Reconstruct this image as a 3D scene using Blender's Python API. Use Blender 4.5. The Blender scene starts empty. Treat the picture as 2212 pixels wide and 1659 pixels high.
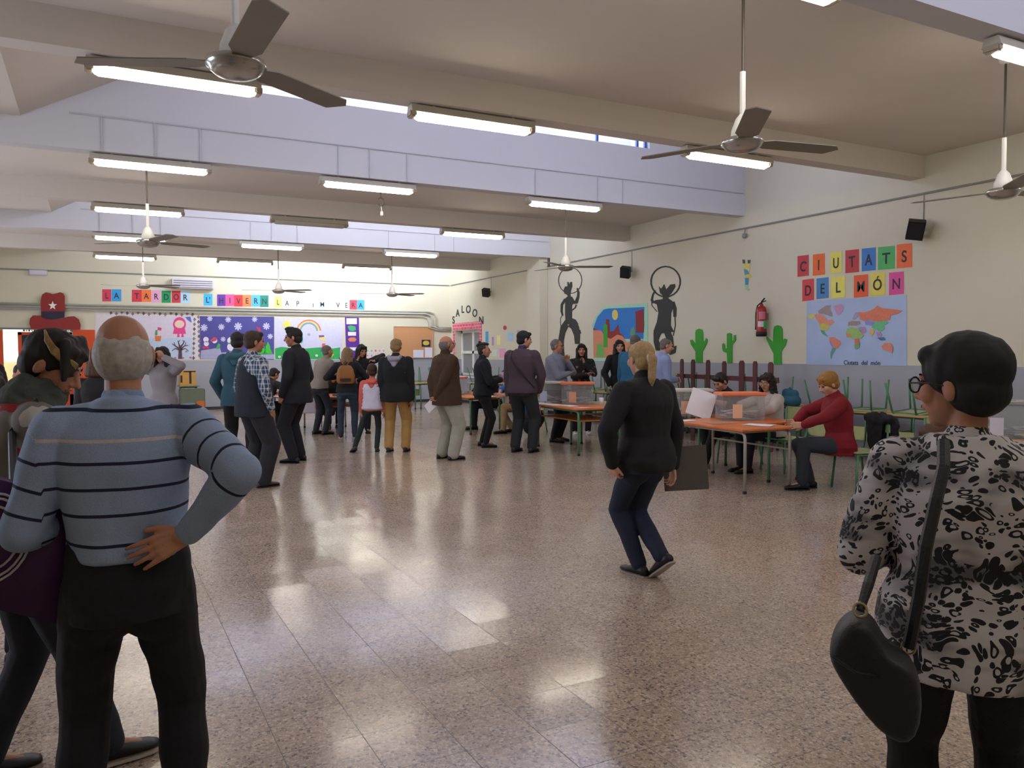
import bpy, bmesh, math, random
import numpy as np
from mathutils import Vector as V, Matrix as M, Euler, noise
random.seed(5); np.random.seed(5)
sc = bpy.context.scene
COL = sc.collection
pi = math.pi
# ------------------------------------------------------------------ camera
YAW, PIT, ROL, F, EYE = 0.485, -0.041, -0.0055, 1700.0, 1.47
_f = V((math.sin(YAW)*math.cos(PIT), math.cos(YAW)*math.cos(PIT), math.sin(PIT)))
_r0 = V((math.cos(YAW), -math.sin(YAW), 0)); _u0 = _r0.cross(_f)
_r = _r0*math.cos(ROL)+_u0*math.sin(ROL); _u = -_r0*math.sin(ROL)+_u0*math.cos(ROL)
cd = bpy.data.cameras.new('camera'); cam = bpy.data.objects.new('camera', cd); COL.objects.link(cam)
cd.sensor_width = 36; cd.lens = 36*F/2212; cd.clip_start = .05; cd.clip_end = 200
cam.matrix_world = M(((_r.x,_u.x,-_f.x,0),(_r.y,_u.y,-_f.y,0),(_r.z,_u.z,-_f.z,EYE),(0,0,0,1)))
sc.camera = cam
sc.view_settings.view_transform = 'Standard'; sc.view_settings.look = 'None'
sc.view_settings.exposure = EXPO = 0.36; sc.view_settings.gamma = 1; sc.view_settings.use_curve_mapping = False
# world: pale overcast sky seen through the roof windows
w = bpy.data.worlds.new('sky'); sc.world = w; w.use_nodes = True
w.node_tree.nodes['Background'].inputs[0].default_value = (.62,.72,1,1)
w.node_tree.nodes['Background'].inputs[1].default_value = 2.5
TUBE_E = 19.0      # fluorescent tubes
DAY = 1.0          # daylight factor of the roof windows
def area(name, loc, direction, sx, sy, power, color):
    l = bpy.data.lights.new(name, 'AREA'); l.shape = 'RECTANGLE'; l.size = sx; l.size_y = sy; l.energy = power; l.color = color
    o = bpy.data.objects.new(name, l); COL.objects.link(o); o.location = loc
    d = V(direction).normalized(); o.rotation_euler = d.to_track_quat('-Z', 'Y').to_euler(); return o
LILAC = (.76,.75,1.0)
# daylight through the roof-light windows (each shaft has a window strip on both long sides)
area('daylight_far_window', (4.6, 9.98, 5.05), (0,-1,-.15), 6.4, .9, 60*DAY, LILAC)
area('daylight_near_window', (4.6, 6.3, 5.0), (0,1,-.12), 7.6, .9, 54*DAY, LILAC)
area('daylight_far_window', (4.6, 16.27, 5.05), (0,-1,-.15), 6.4, .9, 60*DAY, LILAC)
area('daylight_near_window', (5.2, 12.6, 5.0), (0,1,-.2), 7.0, .9, 190*DAY, (.84,.86,1))
area('daylight_near_window', (6.3, 18.9, 5.0), (.12,1,-.2), 5.4, .9, 620*DAY, (.88,.91,1))
area('daylight_near_window', (4.6, -.3, 5.0), (0,1,-.12), 7.6, .9, 70*DAY, LILAC)
# daylight through the side windows in the left wall
for yy in (6, 11.5, 17):
    area('daylight_side_window', (-4.12, yy, 1.95), (1,0,-.05), 2.6, 1.3, 55*DAY, (.84,.87,1))

def ray(x, y): return _f*F+_r*(x-1106)-_u*(y-829.5)
def at(x, y, X=None, Y=None, Z=None):
    d = ray(x, y); o = V((0,0,EYE))
    t = (Z-EYE)/d.z if Z is not None else (Y/d.y if Y is not None else X/d.x)
    return o+d*t
def azim(x): return math.degrees(YAW+math.atan((x-1106)/F))
# ------------------------------------------------------------------ materials
def lin(h):
    if isinstance(h, str):
        h = [int(h[i:i+2],16)/255 for i in (0,2,4)]
    return tuple((c/12.92 if c <= .04045 else ((c+.055)/1.055)**2.4) for c in h)+(1,)
_mc = {}
def mat(name, hexc, rough=.6, metal=0, var=.06, scale=8, bump=.0, bscale=60, spec=.5, emis=None, estr=0, alpha=1, trans=0):
    if name in _mc: return _mc[name]
    m = bpy.data.materials.new(name); m.use_nodes = True; _mc[name] = m
    nt = m.node_tree; b = nt.nodes['Principled BSDF']; c = lin(hexc)
    b.inputs['Roughness'].default_value = rough; b.inputs['Metallic'].default_value = metal
    b.inputs['Specular IOR Level'].default_value = spec
    if trans: b.inputs['Transmission Weight'].default_value = trans; b.inputs['IOR'].default_value = 1.1
    if alpha < 1: b.inputs['Alpha'].default_value = alpha
    if emis: b.inputs['Emission Color'].default_value = lin(emis); b.inputs['Emission Strength'].default_value = estr
    tc = nt.nodes.new('ShaderNodeTexCoord')
    n = nt.nodes.new('ShaderNodeTexNoise'); n.inputs['Scale'].default_value = scale; n.inputs['Detail'].default_value = 3
    nt.links.new(tc.outputs['Object'], n.inputs['Vector'])
    mx = nt.nodes.new('ShaderNodeMix'); mx.data_type = 'RGBA'
    mx.inputs[6].default_value = tuple(max(0, k*(1-var*2)) for k in c[:3])+(1,)
    mx.inputs[7].default_value = tuple(min(1, k*(1+var*2)) for k in c[:3])+(1,)
    nt.links.new(n.outputs['Fac'], mx.inputs[0]); nt.links.new(mx.outputs[2], b.inputs['Base Color'])
    if bump:
        n2 = nt.nodes.new('ShaderNodeTexNoise'); n2.inputs['Scale'].default_value = bscale; n2.inputs['Detail'].default_value = 4
        nt.links.new(tc.outputs['Object'], n2.inputs['Vector'])
        bp = nt.nodes.new('ShaderNodeBump'); bp.inputs['Strength'].default_value = bump; bp.inputs['Distance'].default_value = .01
        nt.links.new(n2.outputs['Fac'], bp.inputs['Height']); nt.links.new(bp.outputs[0], b.inputs['Normal'])
    return m
def N(nt, t, **k):
    n = nt.nodes.new(t)
    for a, v in k.items(): setattr(n, a, v)
    return n
def math_node(nt, op, a, b=None, c=None):
    n = nt.nodes.new('ShaderNodeMath'); n.operation = op
    for i, v in enumerate((a, b, c)):
        if v is None: continue
        if isinstance(v, (int, float)): n.inputs[i].default_value = v
        else: nt.links.new(v, n.inputs[i])
    return n.outputs[0]
# ------------------------------------------------------------------ mesh helpers
def setp(o, label=None, cat=None, group=None, kind=None):
    if label: o['label'] = label
    if cat: o['category'] = cat
    if group: o['group'] = group
    if kind: o['kind'] = kind
    return o
def obj(name, bm, m, parent=None, smooth=False, mods=None):
    me = bpy.data.meshes.new(name); bmesh.ops.recalc_face_normals(bm, faces=bm.faces); bm.to_mesh(me); bm.free()
    for mm in (m if isinstance(m, (list, tuple)) else [m]): me.materials.append(mm)
    if smooth:
        for p in me.polygons: p.use_smooth = True
    o = bpy.data.objects.new(name, me); COL.objects.link(o)
    if parent is not None: o.parent = parent
    return o
def thing(name, label, cat, loc=(0,0,0), rz=0, group=None):
    o = bpy.data.objects.new(name, None); COL.objects.link(o); o.location = loc; o.rotation_euler = (0,0,rz); o.empty_display_size = .1
    return setp(o, label, cat, group)
def B(): return bmesh.new()
def box(bm, lo, hi, mtx=None, bev=0, mi=0):
    g = bmesh.ops.create_cube(bm, size=1)['verts']
    for v in g:
        v.co = V([lo[i]+(v.co[i]+.5)*(hi[i]-lo[i]) for i in range(3)])
    fs = {f for v in g for f in v.link_faces}
    for f in fs: f.material_index = mi
    if bev:
        es = {e for v in g for e in v.link_edges}
        r = bmesh.ops.bevel(bm, geom=list(es), offset=bev, segments=2, affect='EDGES')
        g = list({v for f in r['faces'] for v in f.verts}|set(v for v in g if v.is_valid))
    if mtx is not None:
        for v in g: v.co = mtx@v.co
    return g
def ring_loft(bm, rings, mi=0, cap=True):
    rv = [[bm.verts.new(p) for p in r] for r in rings]; n = len(rv[0])
    for a, b in zip(rv, rv[1:]):
        for i in range(n):
            f = bm.faces.new((a[i], a[(i+1)%n], b[(i+1)%n], b[i])); f.material_index = mi
    if cap:
        bm.faces.new(rv[0][::-1]).material_index = mi; bm.faces.new(rv[-1]).material_index = mi
def frame(d, up=V((0,0,1))):
    d = V(d).normalized()
    if abs(d.dot(up)) > .98: up = V((0,1,0))
    x = d.cross(up).normalized(); y = x.cross(d).normalized()
    return x, y, d
def tube(bm, pts, r, n=8, mi=0, cap=True):
    pts = [V(p) for p in pts]; rr = r if isinstance(r, (list, tuple)) else [r]*len(pts); rings = []
    x, y, _ = frame(pts[1]-pts[0])
    for i, p in enumerate(pts):
        d = (pts[min(i+1,len(pts)-1)]-pts[max(i-1,0)]).normalized()
        x = (x-d*x.dot(d)).normalized(); y = d.cross(x)
        rings.append([p+x*rr[i]*math.cos(2*pi*k/n)+y*rr[i]*math.sin(2*pi*k/n) for k in range(n)])
    ring_loft(bm, rings, mi, cap)
def cap_seg(bm, p0, p1, r0, r1, n=14, fl=None):
    """tapered capsule; fl=(axis, factor) flattens across an axis"""
    p0, p1 = V(p0), V(p1); x, y, d = frame(p1-p0); rings = []
    prof = [(-math.cos(a)*r0, math.sin(a)*r0, 0) for a in (.12, .5, .95, 1.35)]+[(0,r0,0),(0,r1,1)]+[(math.sin(a)*r1, math.cos(a)*r1, 1) for a in (.25,.62,1.07,1.45)]
    for s, rad, e in prof:
        c = (p1 if e else p0)+d*s; r = []
        for k in range(n):
            o = x*rad*math.cos(2*pi*k/n)+y*rad*math.sin(2*pi*k/n)
            if fl: ax = V(fl[0]).normalized(); o -= ax*o.dot(ax)*(1-fl[1])
            r.append(c+o)
        rings.append(r)
    ring_loft(bm, rings)
def ell(bm, c, r, R=None, n=16, m=10):
    rings = []
    for i in range(m):
        a = -pi/2+(i+.35)*pi/(m-.3)
        rings.append([(R or M.Identity(3))@V((r[0]*math.cos(a)*math.cos(2*pi*k/n), r[1]*math.cos(a)*math.sin(2*pi*k/n), r[2]*math.sin(a)))+V(c) for k in range(n)])
    ring_loft(bm, rings)
def lathe(bm, prof, c=(0,0,0), n=24, mi=0):
    ring_loft(bm, [[V(c)+V((r*math.cos(2*pi*k/n), r*math.sin(2*pi*k/n), z)) for k in range(n)] for r, z in prof], mi)
def prism(bm, pts, nrm, th, mi=0):
    """closed outline pts (3-D, planar) extruded by th along nrm"""
    nrm = V(nrm).normalized(); a = [bm.verts.new(V(p)) for p in pts]; b = [bm.verts.new(V(p)+nrm*th) for p in pts]; n = len(pts)
    fs = [bm.faces.new(a), bm.faces.new(b[::-1])]
    for i in range(n): fs.append(bm.faces.new((a[i], b[i], b[(i+1)%n], a[(i+1)%n])))
    for f in fs: f.material_index = mi
def text_mesh(s, size, depth=.002, bold=.0):
    cu = bpy.data.curves.new('t', 'FONT'); cu.body = s; cu.size = size; cu.extrude = depth; cu.align_x = 'CENTER'; cu.align_y = 'CENTER'; cu.offset = bold
    o = bpy.data.objects.new('t', cu); COL.objects.link(o); bpy.context.view_layer.update()
    me = bpy.data.meshes.new_from_object(o.evaluated_get(bpy.context.evaluated_depsgraph_get()))
    bpy.data.objects.remove(o); return me
def text_obj(name, s, size, m, loc, wall, parent=None, depth=.002, bold=0, sx=1, rot=0):
    """wall 'B' faces -Y (back wall), 'R' faces -X (right wall)"""
    me = text_mesh(s, size, depth, bold); me.materials.clear(); me.materials.append(m); me.name = name
    ex, nz = (V((1,0,0)), V((0,-1,0))) if wall == 'B' else (V((0,-1,0)), V((-1,0,0)))
    R = M((ex, V((0,0,1)), nz)).transposed().to_4x4()
    me.transform(M.Translation(V(loc))@R@M.Rotation(rot,4,'Z')@M.Diagonal((sx,1,1,1)))
    o = bpy.data.objects.new(name, me); COL.objects.link(o)
    if parent is not None: o.parent = parent; o.matrix_parent_inverse = parent.matrix_world.inverted() if False else M.Translation(-V(parent.location))
    return o
XR, YB, XL, Y0 = 9.456, 21.86, -4.0, -3.0
ZS, ZB, ZT = 3.95, 3.67, 5.5        # slab underside, beam underside, top of the roof shafts
# ------------------------------------------------------------------ shell
wallm = mat('wall_paint', 'd6d2bd', .8, var=.015, scale=1.5, bump=.05, bscale=120)
wains = mat('wainscot_grey', 'a2a5ae', .45, var=.02, scale=2)
ceil_m = mat('ceiling_paint', 'd6cfc6', .85, var=.015, scale=1)
shaft_m = mat('shaft_paint', 'd2d2d6', .8, var=.01, scale=1)
dark_base = mat('baseboard_dark', '33333a', .5)
def struct(name, bm, m, smooth=False): return setp(obj(name, bm, m, None, smooth), kind='structure')
# floor: polished terrazzo tiles of 30 cm
def floor_mat():
    m = bpy.data.materials.new('terrazzo_tiles'); m.use_nodes = True; nt = m.node_tree; b = nt.nodes['Principled BSDF']; L = nt.links.new
    tc = N(nt, 'ShaderNodeTexCoord'); T = .303
    mp = N(nt, 'ShaderNodeMapping'); mp.inputs['Location'].default_value = (-1.171/T, -3.81/T, 0); mp.inputs['Scale'].default_value = (1/T,)*3
    L(tc.outputs['Object'], mp.inputs[0])
    fl = N(nt, 'ShaderNodeVectorMath', operation='FLOOR'); L(mp.outputs[0], fl.inputs[0])
    fr = N(nt, 'ShaderNodeVectorMath', operation='FRACTION'); L(mp.outputs[0], fr.inputs[0])
    sx = N(nt, 'ShaderNodeSeparateXYZ'); L(fr.outputs[0], sx.inputs[0])
    e = []
    for o in ('X', 'Y'):
        d = math_node(nt, 'ABSOLUTE', math_node(nt, 'SUBTRACT', sx.outputs[o], .5)); e.append(d)
    g = math_node(nt, 'MAXIMUM', e[0], e[1]); gr = math_node(nt, 'GREATER_THAN', g, .4945)
    wn = N(nt, 'ShaderNodeTexWhiteNoise'); wn.noise_dimensions = '2D'; L(fl.outputs[0], wn.inputs['Vector'])
    v1 = N(nt, 'ShaderNodeTexVoronoi'); v1.inputs['Scale'].default_value = 95; L(tc.outputs['Object'], v1.inputs['Vector'])
    v2 = N(nt, 'ShaderNodeTexVoronoi'); v2.inputs['Scale'].default_value = 210; L(tc.outputs['Object'], v2.inputs['Vector'])
    sp = N(nt, 'ShaderNodeSeparateColor'); L(v1.outputs['Color'], sp.inputs[0])
    r1 = N(nt, 'ShaderNodeValToRGB'); r1.color_ramp.interpolation = 'CONSTANT'; cr = r1.color_ramp.elements
    cr[0].position = 0; cr[0].color = lin('c2ad9b'); cr[1].position = .3; cr[1].color = lin('cebaa7')
    for p, c in ((.55,'bba693'),(.72,'dbcab8'),(.84,'a3928a'),(.93,'857874')): k = cr.new(p); k.color = lin(c)
    L(sp.outputs[0], r1.inputs[0])
    sp2 = N(nt, 'ShaderNodeSeparateColor'); L(v2.outputs['Color'], sp2.inputs[0])
    mx = N(nt, 'ShaderNodeMix', data_type='RGBA', blend_type='MULTIPLY'); mx.inputs[0].default_value = .35
    L(r1.outputs[0], mx.inputs[6]); L(sp2.outputs[1], mx.inputs[7])
    br = N(nt, 'ShaderNodeMix', data_type='RGBA', blend_type='MULTIPLY'); br.inputs[0].default_value = 1
    vv = math_node(nt, 'MULTIPLY_ADD', wn.outputs['Value'], .10, .93); L(mx.outputs[2], br.inputs[6]); L(vv, br.inputs[7])
    gm = N(nt, 'ShaderNodeMix', data_type='RGBA'); gm.inputs[7].default_value = lin('5d524c'); L(gr, gm.inputs[0]); L(br.outputs[2], gm.inputs[6])
    L(gm.outputs[2], b.inputs['Base Color'])
    # each ground tile lies at its own very slight tilt, so reflections break at the joints
    sb = N(nt, 'ShaderNodeVectorMath', operation='SUBTRACT'); L(wn.outputs['Color'], sb.inputs[0]); sb.inputs[1].default_value = (.5,.5,.5)
    ml = N(nt, 'ShaderNodeVectorMath', operation='MULTIPLY'); L(sb.outputs[0], ml.inputs[0]); ml.inputs[1].default_value = (.016,.016,0)
    ge = N(nt, 'ShaderNodeNewGeometry'); ad = N(nt, 'ShaderNodeVectorMath', operation='ADD'); L(ge.outputs['Normal'], ad.inputs[0]); L(ml.outputs[0], ad.inputs[1])
    no = N(nt, 'ShaderNodeVectorMath', operation='NORMALIZE'); L(ad.outputs[0], no.inputs[0]); L(no.outputs[0], b.inputs['Normal'])
    ns = N(nt, 'ShaderNodeTexNoise'); ns.inputs['Scale'].default_value = 1.3; L(tc.outputs['Object'], ns.inputs['Vector'])
    ro = math_node(nt, 'MULTIPLY_ADD', ns.outputs['Fac'], .08, .10); ro = math_node(nt, 'MULTIPLY_ADD', wn.outputs['Value'], .05, ro)
    ro = math_node(nt, 'MULTIPLY_ADD', gr, .4, ro); L(ro, b.inputs['Roughness']); b.inputs['Specular IOR Level'].default_value = .55
    return m
bm = B(); box(bm, (XL,Y0,-.1), (XR,YB,0)); struct('floor', bm, floor_mat())
# right wall (with window opening at the far end), wainscot, back wall with door opening
WY0, WY1, WZ0, WZ1 = 19.85, 21.55, .78, 2.10
bm = B()
for lo, hi in (((XR,Y0,1.26),(XR+.35,WY0,ZT+.2)), ((XR,WY1,1.26),(XR+.35,YB+.3,ZT+.2)), ((XR,WY0,WZ1),(XR+.35,WY1,ZT+.2))): box(bm, lo, hi)
for lo, hi in (((XR,Y0,-.1),(XR+.35,WY0,1.26)), ((XR,WY1,-.1),(XR+.35,YB+.3,1.26)), ((XR,WY0,-.1),(XR+.35,WY1,WZ0))): box(bm, lo, hi, mi=1)
struct('wall_right', bm, [wallm, wains])
DX0, DX1, DZ = -1.95, -.52, 2.06
bm = B()
for lo, hi in (((XL-.3,YB,1.29),(DX0,YB+.25,ZT+.2)), ((DX1,YB,1.29),(XR,YB+.25,ZT+.2)), ((DX0,YB,DZ),(DX1,YB+.25,ZT+.2))): box(bm, lo, hi)
for lo, hi in (((XL-.3,YB,-.1),(DX0,YB+.25,1.29)), ((DX1,YB,-.1),(XR,YB+.25,1.29))): box(bm, lo, hi, mi=1)
struct('wall_back', bm, [wallm, wains])
bm = B()
for lo, hi in (((XL-.3,Y0,-.1),(XL,YB,1.2)), ((XL-.3,Y0,2.7),(XL,YB,ZT+.2)), ((XL-.3,Y0,1.2),(XL,4.6,2.7)), ((XL-.3,7.4,1.2),(XL,10.1,2.7)), ((XL-.3,12.9,1.2),(XL,15.6,2.7)), ((XL-.3,18.4,1.2),(XL,YB,2.7))): box(bm, lo, hi)
struct('wall_left', bm, wallm)
bm = B(); box(bm, (XL-.3,Y0-.3,-.1), (XR+.35,Y0,ZT+.2)); struct('wall_front', bm, wallm)
bm = B(); box(bm, (DX1+.5,YB-.014,0), (XR,YB,.075)); struct('baseboard_back', bm, dark_base)
bm = B(); box(bm, (XR-.014,Y0,0), (XR,YB-.014,.075)); struct('baseboard_right', bm, dark_base)
# ceiling: flat slab bays, raised roof-light shafts between the beams
BE = [(.1,.3),(3.28,3.5),(6.55,6.76),(9.71,9.91),(12.85,13.06),(16.0,16.2),(19.15,19.36)]
SX = -.64
bm = B()
box(bm, (XL,Y0,ZS), (XR,.1,ZS+.15))
for a, b in ((3.5,6.55),(9.91,12.85),(16.2,19.15)): box(bm, (XL,a,ZS), (XR,b,ZS+.15))
for a, b in ((.3,3.28),(6.76,9.71),(13.06,16.0),(19.36,YB)): box(bm, (XL,a,ZS), (SX,b,ZS+.15))
struct('ceiling', bm, ceil_m)
for i, (a, b) in enumerate(BE):
    bm = B(); box(bm, (XL,a,ZB), (XR,b,ZS+.2)); struct('trim_%d' % (i+1), bm, [ceil_m if i%2==0 else shaft_m][0])
# shafts: long faces with window strips, sloping left end, lid
WX0, WX1, WZa, WZb = 1.5, 7.5, 4.54, 5.25
def shaft(a, b, far_win, nm):
    bm = B()
    def longface(y0, y1, win, x0, x1):
        if not win: box(bm, (SX-.2,y0,ZS+.2), (XR,y1,ZT)); return
        box(bm, (SX-.2,y0,ZS+.2), (XR,y1,WZa)); box(bm, (SX-.2,y0,WZb), (XR,y1,ZT)); box(bm, (SX-.2,y0,WZa), (x0,y1,WZb)); box(bm, (x1,y0,WZa), (XR,y1,WZb))
    longface(b, b+.2, far_win, WX0, WX1); longface(a-.21, a, True, WX0-.6, WX1+1)
    box(bm, (SX-.2,a-.21,ZT), (XR,b+.2,ZT+.15))
    struct(nm, bm, shaft_m)
    bm = B()                       # sloping left end of the shaft
    prism(bm, [(SX,a,ZS+.01),(SX-.25,a,ZS+.01),(SX-.25,a,ZT),(2.2,a,ZT)], (0,1,0), b-a); struct(nm+'_reveal', bm, ceil_m)
shaft(6.76, 9.71, True, 'ceiling_shaft_middle'); shaft(13.06, 16.0, True, 'ceiling_shaft_far'); shaft(19.36, YB, False, 'ceiling_shaft_back'); shaft(.3, 3.28, False, 'ceiling_shaft_front')
# window strips
bluem = mat('window_frame_blue', '3b62a8', .5)
glass = mat('window_glass', 'f4f8ff', .05, alpha=.12, var=0)
wn_i = [0]
def strip(y, x0, x1, mulls):
    wn_i[0] += 1; bm = B()
    box(bm, (x0,y,WZa), (x1,y+.04,WZa+.02)); box(bm, (x0,y,WZb-.03), (x1,y+.04,WZb))
    for m_ in mulls: box(bm, (m_-.018,y,WZa), (m_+.018,y+.04,WZb))
    o = struct('window_%d' % wn_i[0], bm, bluem)
    bm = B(); box(bm, (x0,y+.015,WZa), (x1,y+.021,WZb)); obj('window_pane', bm, glass, o)
strip(9.78, WX0, WX1, [1.52, 2.55, 3.9, 5.25, 6.6, 7.33, 7.48]); strip(16.07, WX0, WX1, [1.52,2.9,4.3,5.7,7.1,7.48])
for y in (6.62, 12.92, 19.22): strip(y, WX0-.6, WX1+1, [.92,2.3,3.8,5.3,6.8,8.48])
for i, y in enumerate((4.6, 10.1, 15.6)):
    wn_i[0] += 1; bm = B()
    for a, b in ((y,y+.05),(y+1.375,y+1.425),(y+2.75,y+2.8)): box(bm, (XL-.2,a,1.2), (XL-.15,b,2.7))
    box(bm, (XL-.2,y,1.2), (XL-.15,y+2.8,1.25)); box(bm, (XL-.2,y,2.65), (XL-.15,y+2.8,2.7)); o = struct('window_%d' % wn_i[0], bm, mat('white_frame','e8e8e4',.5))
    bm = B(); box(bm, (XL-.18,y,1.2), (XL-.17,y+2.8,2.7)); obj('window_pane', bm, glass, o)
# deep window in the right wall, white frame, grey blind-covered panes
wf = mat('white_frame','e8e8e4',.5); bm = B(); wx = XR+.2
for lo, hi in (((wx,WY0,WZ0),(wx+.06,WY0+.07,WZ1)),((wx,WY1-.07,WZ0),(wx+.06,WY1,WZ1)),((wx,WY0,WZ1-.07),(wx+.06,WY1,WZ1)),((wx,WY0,WZ0),(wx+.06,WY1,WZ0+.07)),
               ((wx-.01,WY0+.8,WZ0),(wx+.06,WY0+.92,WZ1)),((wx-.01,WY0,1.42),(wx+.06,WY1,1.5)),((XR-.04,WY0-.05,WZ0-.05),(wx,WY1+.05,WZ0))): box(bm, lo, hi)
ow = struct('window_9', bm, wf)
bm = B(); box(bm, (wx+.03,WY0,WZ0), (wx+.04,WY1,WZ1)); obj('window_pane', bm, mat('blind_grey_pane','8d8f90',.3), ow)
# pillar on the right wall
bm = B(); box(bm, (XR-.22,16.1,0), (XR,16.72,ZB), bev=.01); struct('column', bm, wallm)
# wall trim: conduits and pipes
pipe_m = mat('painted_pipe','b9b9b0',.5); pipe_d = mat('grey_conduit','8f8f8a',.5)
bm = B(); tube(bm, [(XR-.015,Y0,3.47),(XR-.015,YB-.05,3.47)], .014); struct('trim_conduit_right', bm, pipe_d)
bm = B(); tube(bm, [(XL,YB-.015,3.465),(XR-.05,YB-.015,3.465)], .016); struct('trim_conduit_back', bm, pipe_d)
for i, (z, r) in enumerate(((2.66,.022),(2.60,.026),(2.53,.016))):
    bm = B(); tube(bm, [(XL,YB-.05,z),(8.75-.12*i,YB-.05,z),(8.9-.12*i,YB-.05,z-.05),(8.95-.12*i,YB-.05,z-.2),(8.95-.12*i,YB-.05,2.28-.04*i),(9.05,YB-.05,2.2-.04*i),(XR-.02,YB-.05,2.2-.04*i)], r); struct('trim_pipe_%d' % (i+1), bm, pipe_m, True)
for (yf, nm) in ((9.695,'a'),(15.985,'b')):
    bm = B(); tube(bm, [(-.2,yf,4.04),(9.4,yf,4.03)], .007, 6)
    for x in (.1,.63,1.1,2.7,3.1,3.6,5.5,6.55,7): tube(bm, [(x,yf,4.035),(x,yf,ZB)], .006, 6)
    struct('trim_beam_conduit_'+nm, bm, mat('white_conduit','c4c4cc',.5))
# ------------------------------------------------------------------ corridor behind the back doors
bm = B()
box(bm, (XL,YB+2.2,0), (1,YB+2.3,1.28), mi=1); box(bm, (XL,YB+2.2,1.28), (1,YB+2.3,2.6)); box(bm, (XL,YB+.25,2.5), (1,YB+2.3,2.6)); box(bm, (XL,YB,-.1), (1,YB+2.3,0))
box(bm, (XL-.1,YB+.25,0),(XL,YB+2.3,2.6)); box(bm, (1,YB+.25,0),(1.1,YB+2.3,2.6))
struct('wall_corridor', bm, [mat('corridor_white','efefec',.6), mat('corridor_beige','e0b184',.6)])
area('daylight_corridor', (-2.6, YB+1.2, 2.42), (0,0.1,-1), 1.6, .8, 60, (1,.97,.92))
orange = mat('door_orange','d24a14',.4, var=.03); dgl = mat('door_dark_glass','2c3a36',.15)
def door(n, bmf): return setp(obj('door_%d' % n, bmf, orange), kind='structure')
bm = B()                                        # open leaf, edge-on at the left
M1 = M.Translation((DX0,YB-.02,0))@M.Translation((.02,-.03,0))@M.Rotation(math.radians(-176),4,'Z')
box(bm, (0,-.02,.01), (.8,.02,2.04), M1); d1 = door(1, bm)
bm = B(); tube(bm, [M1@V((.72,-.02,1)), M1@V((.72,-.06,1)), M1@V((.6,-.06,1))], .01); obj('door_handle', bm, mat('steel','a0a0a0',.3,1), d1)
bm = B()                                        # closed leaf with dark glass in an orange frame
box(bm, (-1.64,YB+.02,0), (-1.56,YB+.08,2.0)); box(bm, (-.60,YB+.02,0), (-.52,YB+.08,2.0)); box(bm, (-1.64,YB+.02,1.93), (-.52,YB+.08,2.0)); box(bm, (-1.64,YB+.02,.0), (-.52,YB+.08,.5)); d2 = door(2, bm)
bm = B(); box(bm, (-1.56,YB+.04,.5), (-.6,YB+.055,1.93)); obj('door_pane', bm, dgl, d2)
bm = B(); tube(bm, [(-1.5,YB+.02,1),(-1.5,YB-.04,1),(-1.38,YB-.04,1)], .012); obj('door_handle', bm, mat('steel','a0a0a0',.3,1), d2)
bm = B(); box(bm, (-.5,YB-.05,0), (-.03,YB-.005,2.06), bev=.004); d3 = door(3, bm)
bm = B(); tube(bm, [(-.12,YB-.05,1),(-.12,YB-.1,1),(-.24,YB-.1,1)], .012); obj('door_handle', bm, mat('steel','a0a0a0',.3,1), d3)
bm = B(); box(bm, (DX0-.03,YB-.02,2.06), (-.5,YB,2.10)); struct('trim_door_head', bm, mat('grey_trim','7d8088',.5))
# garland of small coloured flags over the door
ga = thing('flag_garland', 'string of small pale and green paper flags across the top of the orange doorway', 'garland', (-1.55,YB-.03,2.06))
bm = B(); tube(bm, [(0,0,0),(.6,-.0,-.012),(1.2,0,0)], .004, 5); obj('string', bm, mat('string','d0d0c0',.8), ga)
cols = ['3a6b52','e0e4dc','5c8a8a','f0ead0','3a6b52','d8e0e4','88a070','e8e0c0']
for i in range(22):
    bm = B(); x = .02+i*.054; prism(bm, [(x,0,0),(x+.046,0,0),(x+.04,0,-.05),(x+.006,0,-.05)], (0,-1,0), .002); obj('flag', bm, mat('flag_'+cols[i%8], cols[i%8], .8), ga)
# ------------------------------------------------------------------ fluorescent fittings
hous = mat('fitting_housing','b8b2a4',.5); endm = mat('fitting_end','a89c88',.5)
tube_on = mat('tube_diffuser_lit','ffffff',.4, var=0, emis='fff3e2', estr=TUBE_E); tube_off = mat('tube_diffuser_unlit','b9b5aa',.25)
def fitting(x, y, z, label, on=True):
    t = thing('ceiling_light', label, 'ceiling light', (x,y,z), 0, 'fluorescent ceiling lights')
    bm = B(); prism(bm, [(-.62,-.07,.03),(-.62,-.05,.095),(-.62,.05,.095),(-.62,.07,.03)], (1,0,0), 1.24); obj('housing', bm, hous, t)
    bm = B(); R = [];
    for k, (xx, s) in enumerate(((-.585,.3),(-.57,.8),(-.54,1),(.54,1),(.57,.8),(.585,.3))):
        R.append([V((xx, .052*s*math.cos(a), 0.034-.068*s*max(0,math.sin(a)))) for a in [pi*j/10 for j in range(11)]])
    ring_loft(bm, R); obj('diffuser', bm, tube_on if on else tube_off, t, True)
    for s in (-1, 1):
        bm = B(); box(bm, (s*.6-.03,-.06,-.012), (s*.6+.03,.06,.05), bev=.012); obj('end_cap', bm, endm, t)
    for s in (-.4, .4):
        bm = B(); box(bm, (s-.015,-.03,.095), (s+.015,.03,.11)); obj('bracket', bm, hous, t)
    return t
rows = [(3.39,'nearest beam'),(6.655,'second beam before the roof window'),(9.81,'third beam from the camera'),(12.955,'fourth beam from the camera'),(16.1,'fifth beam from the camera'),(19.25,'last beam before the back wall')]
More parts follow.
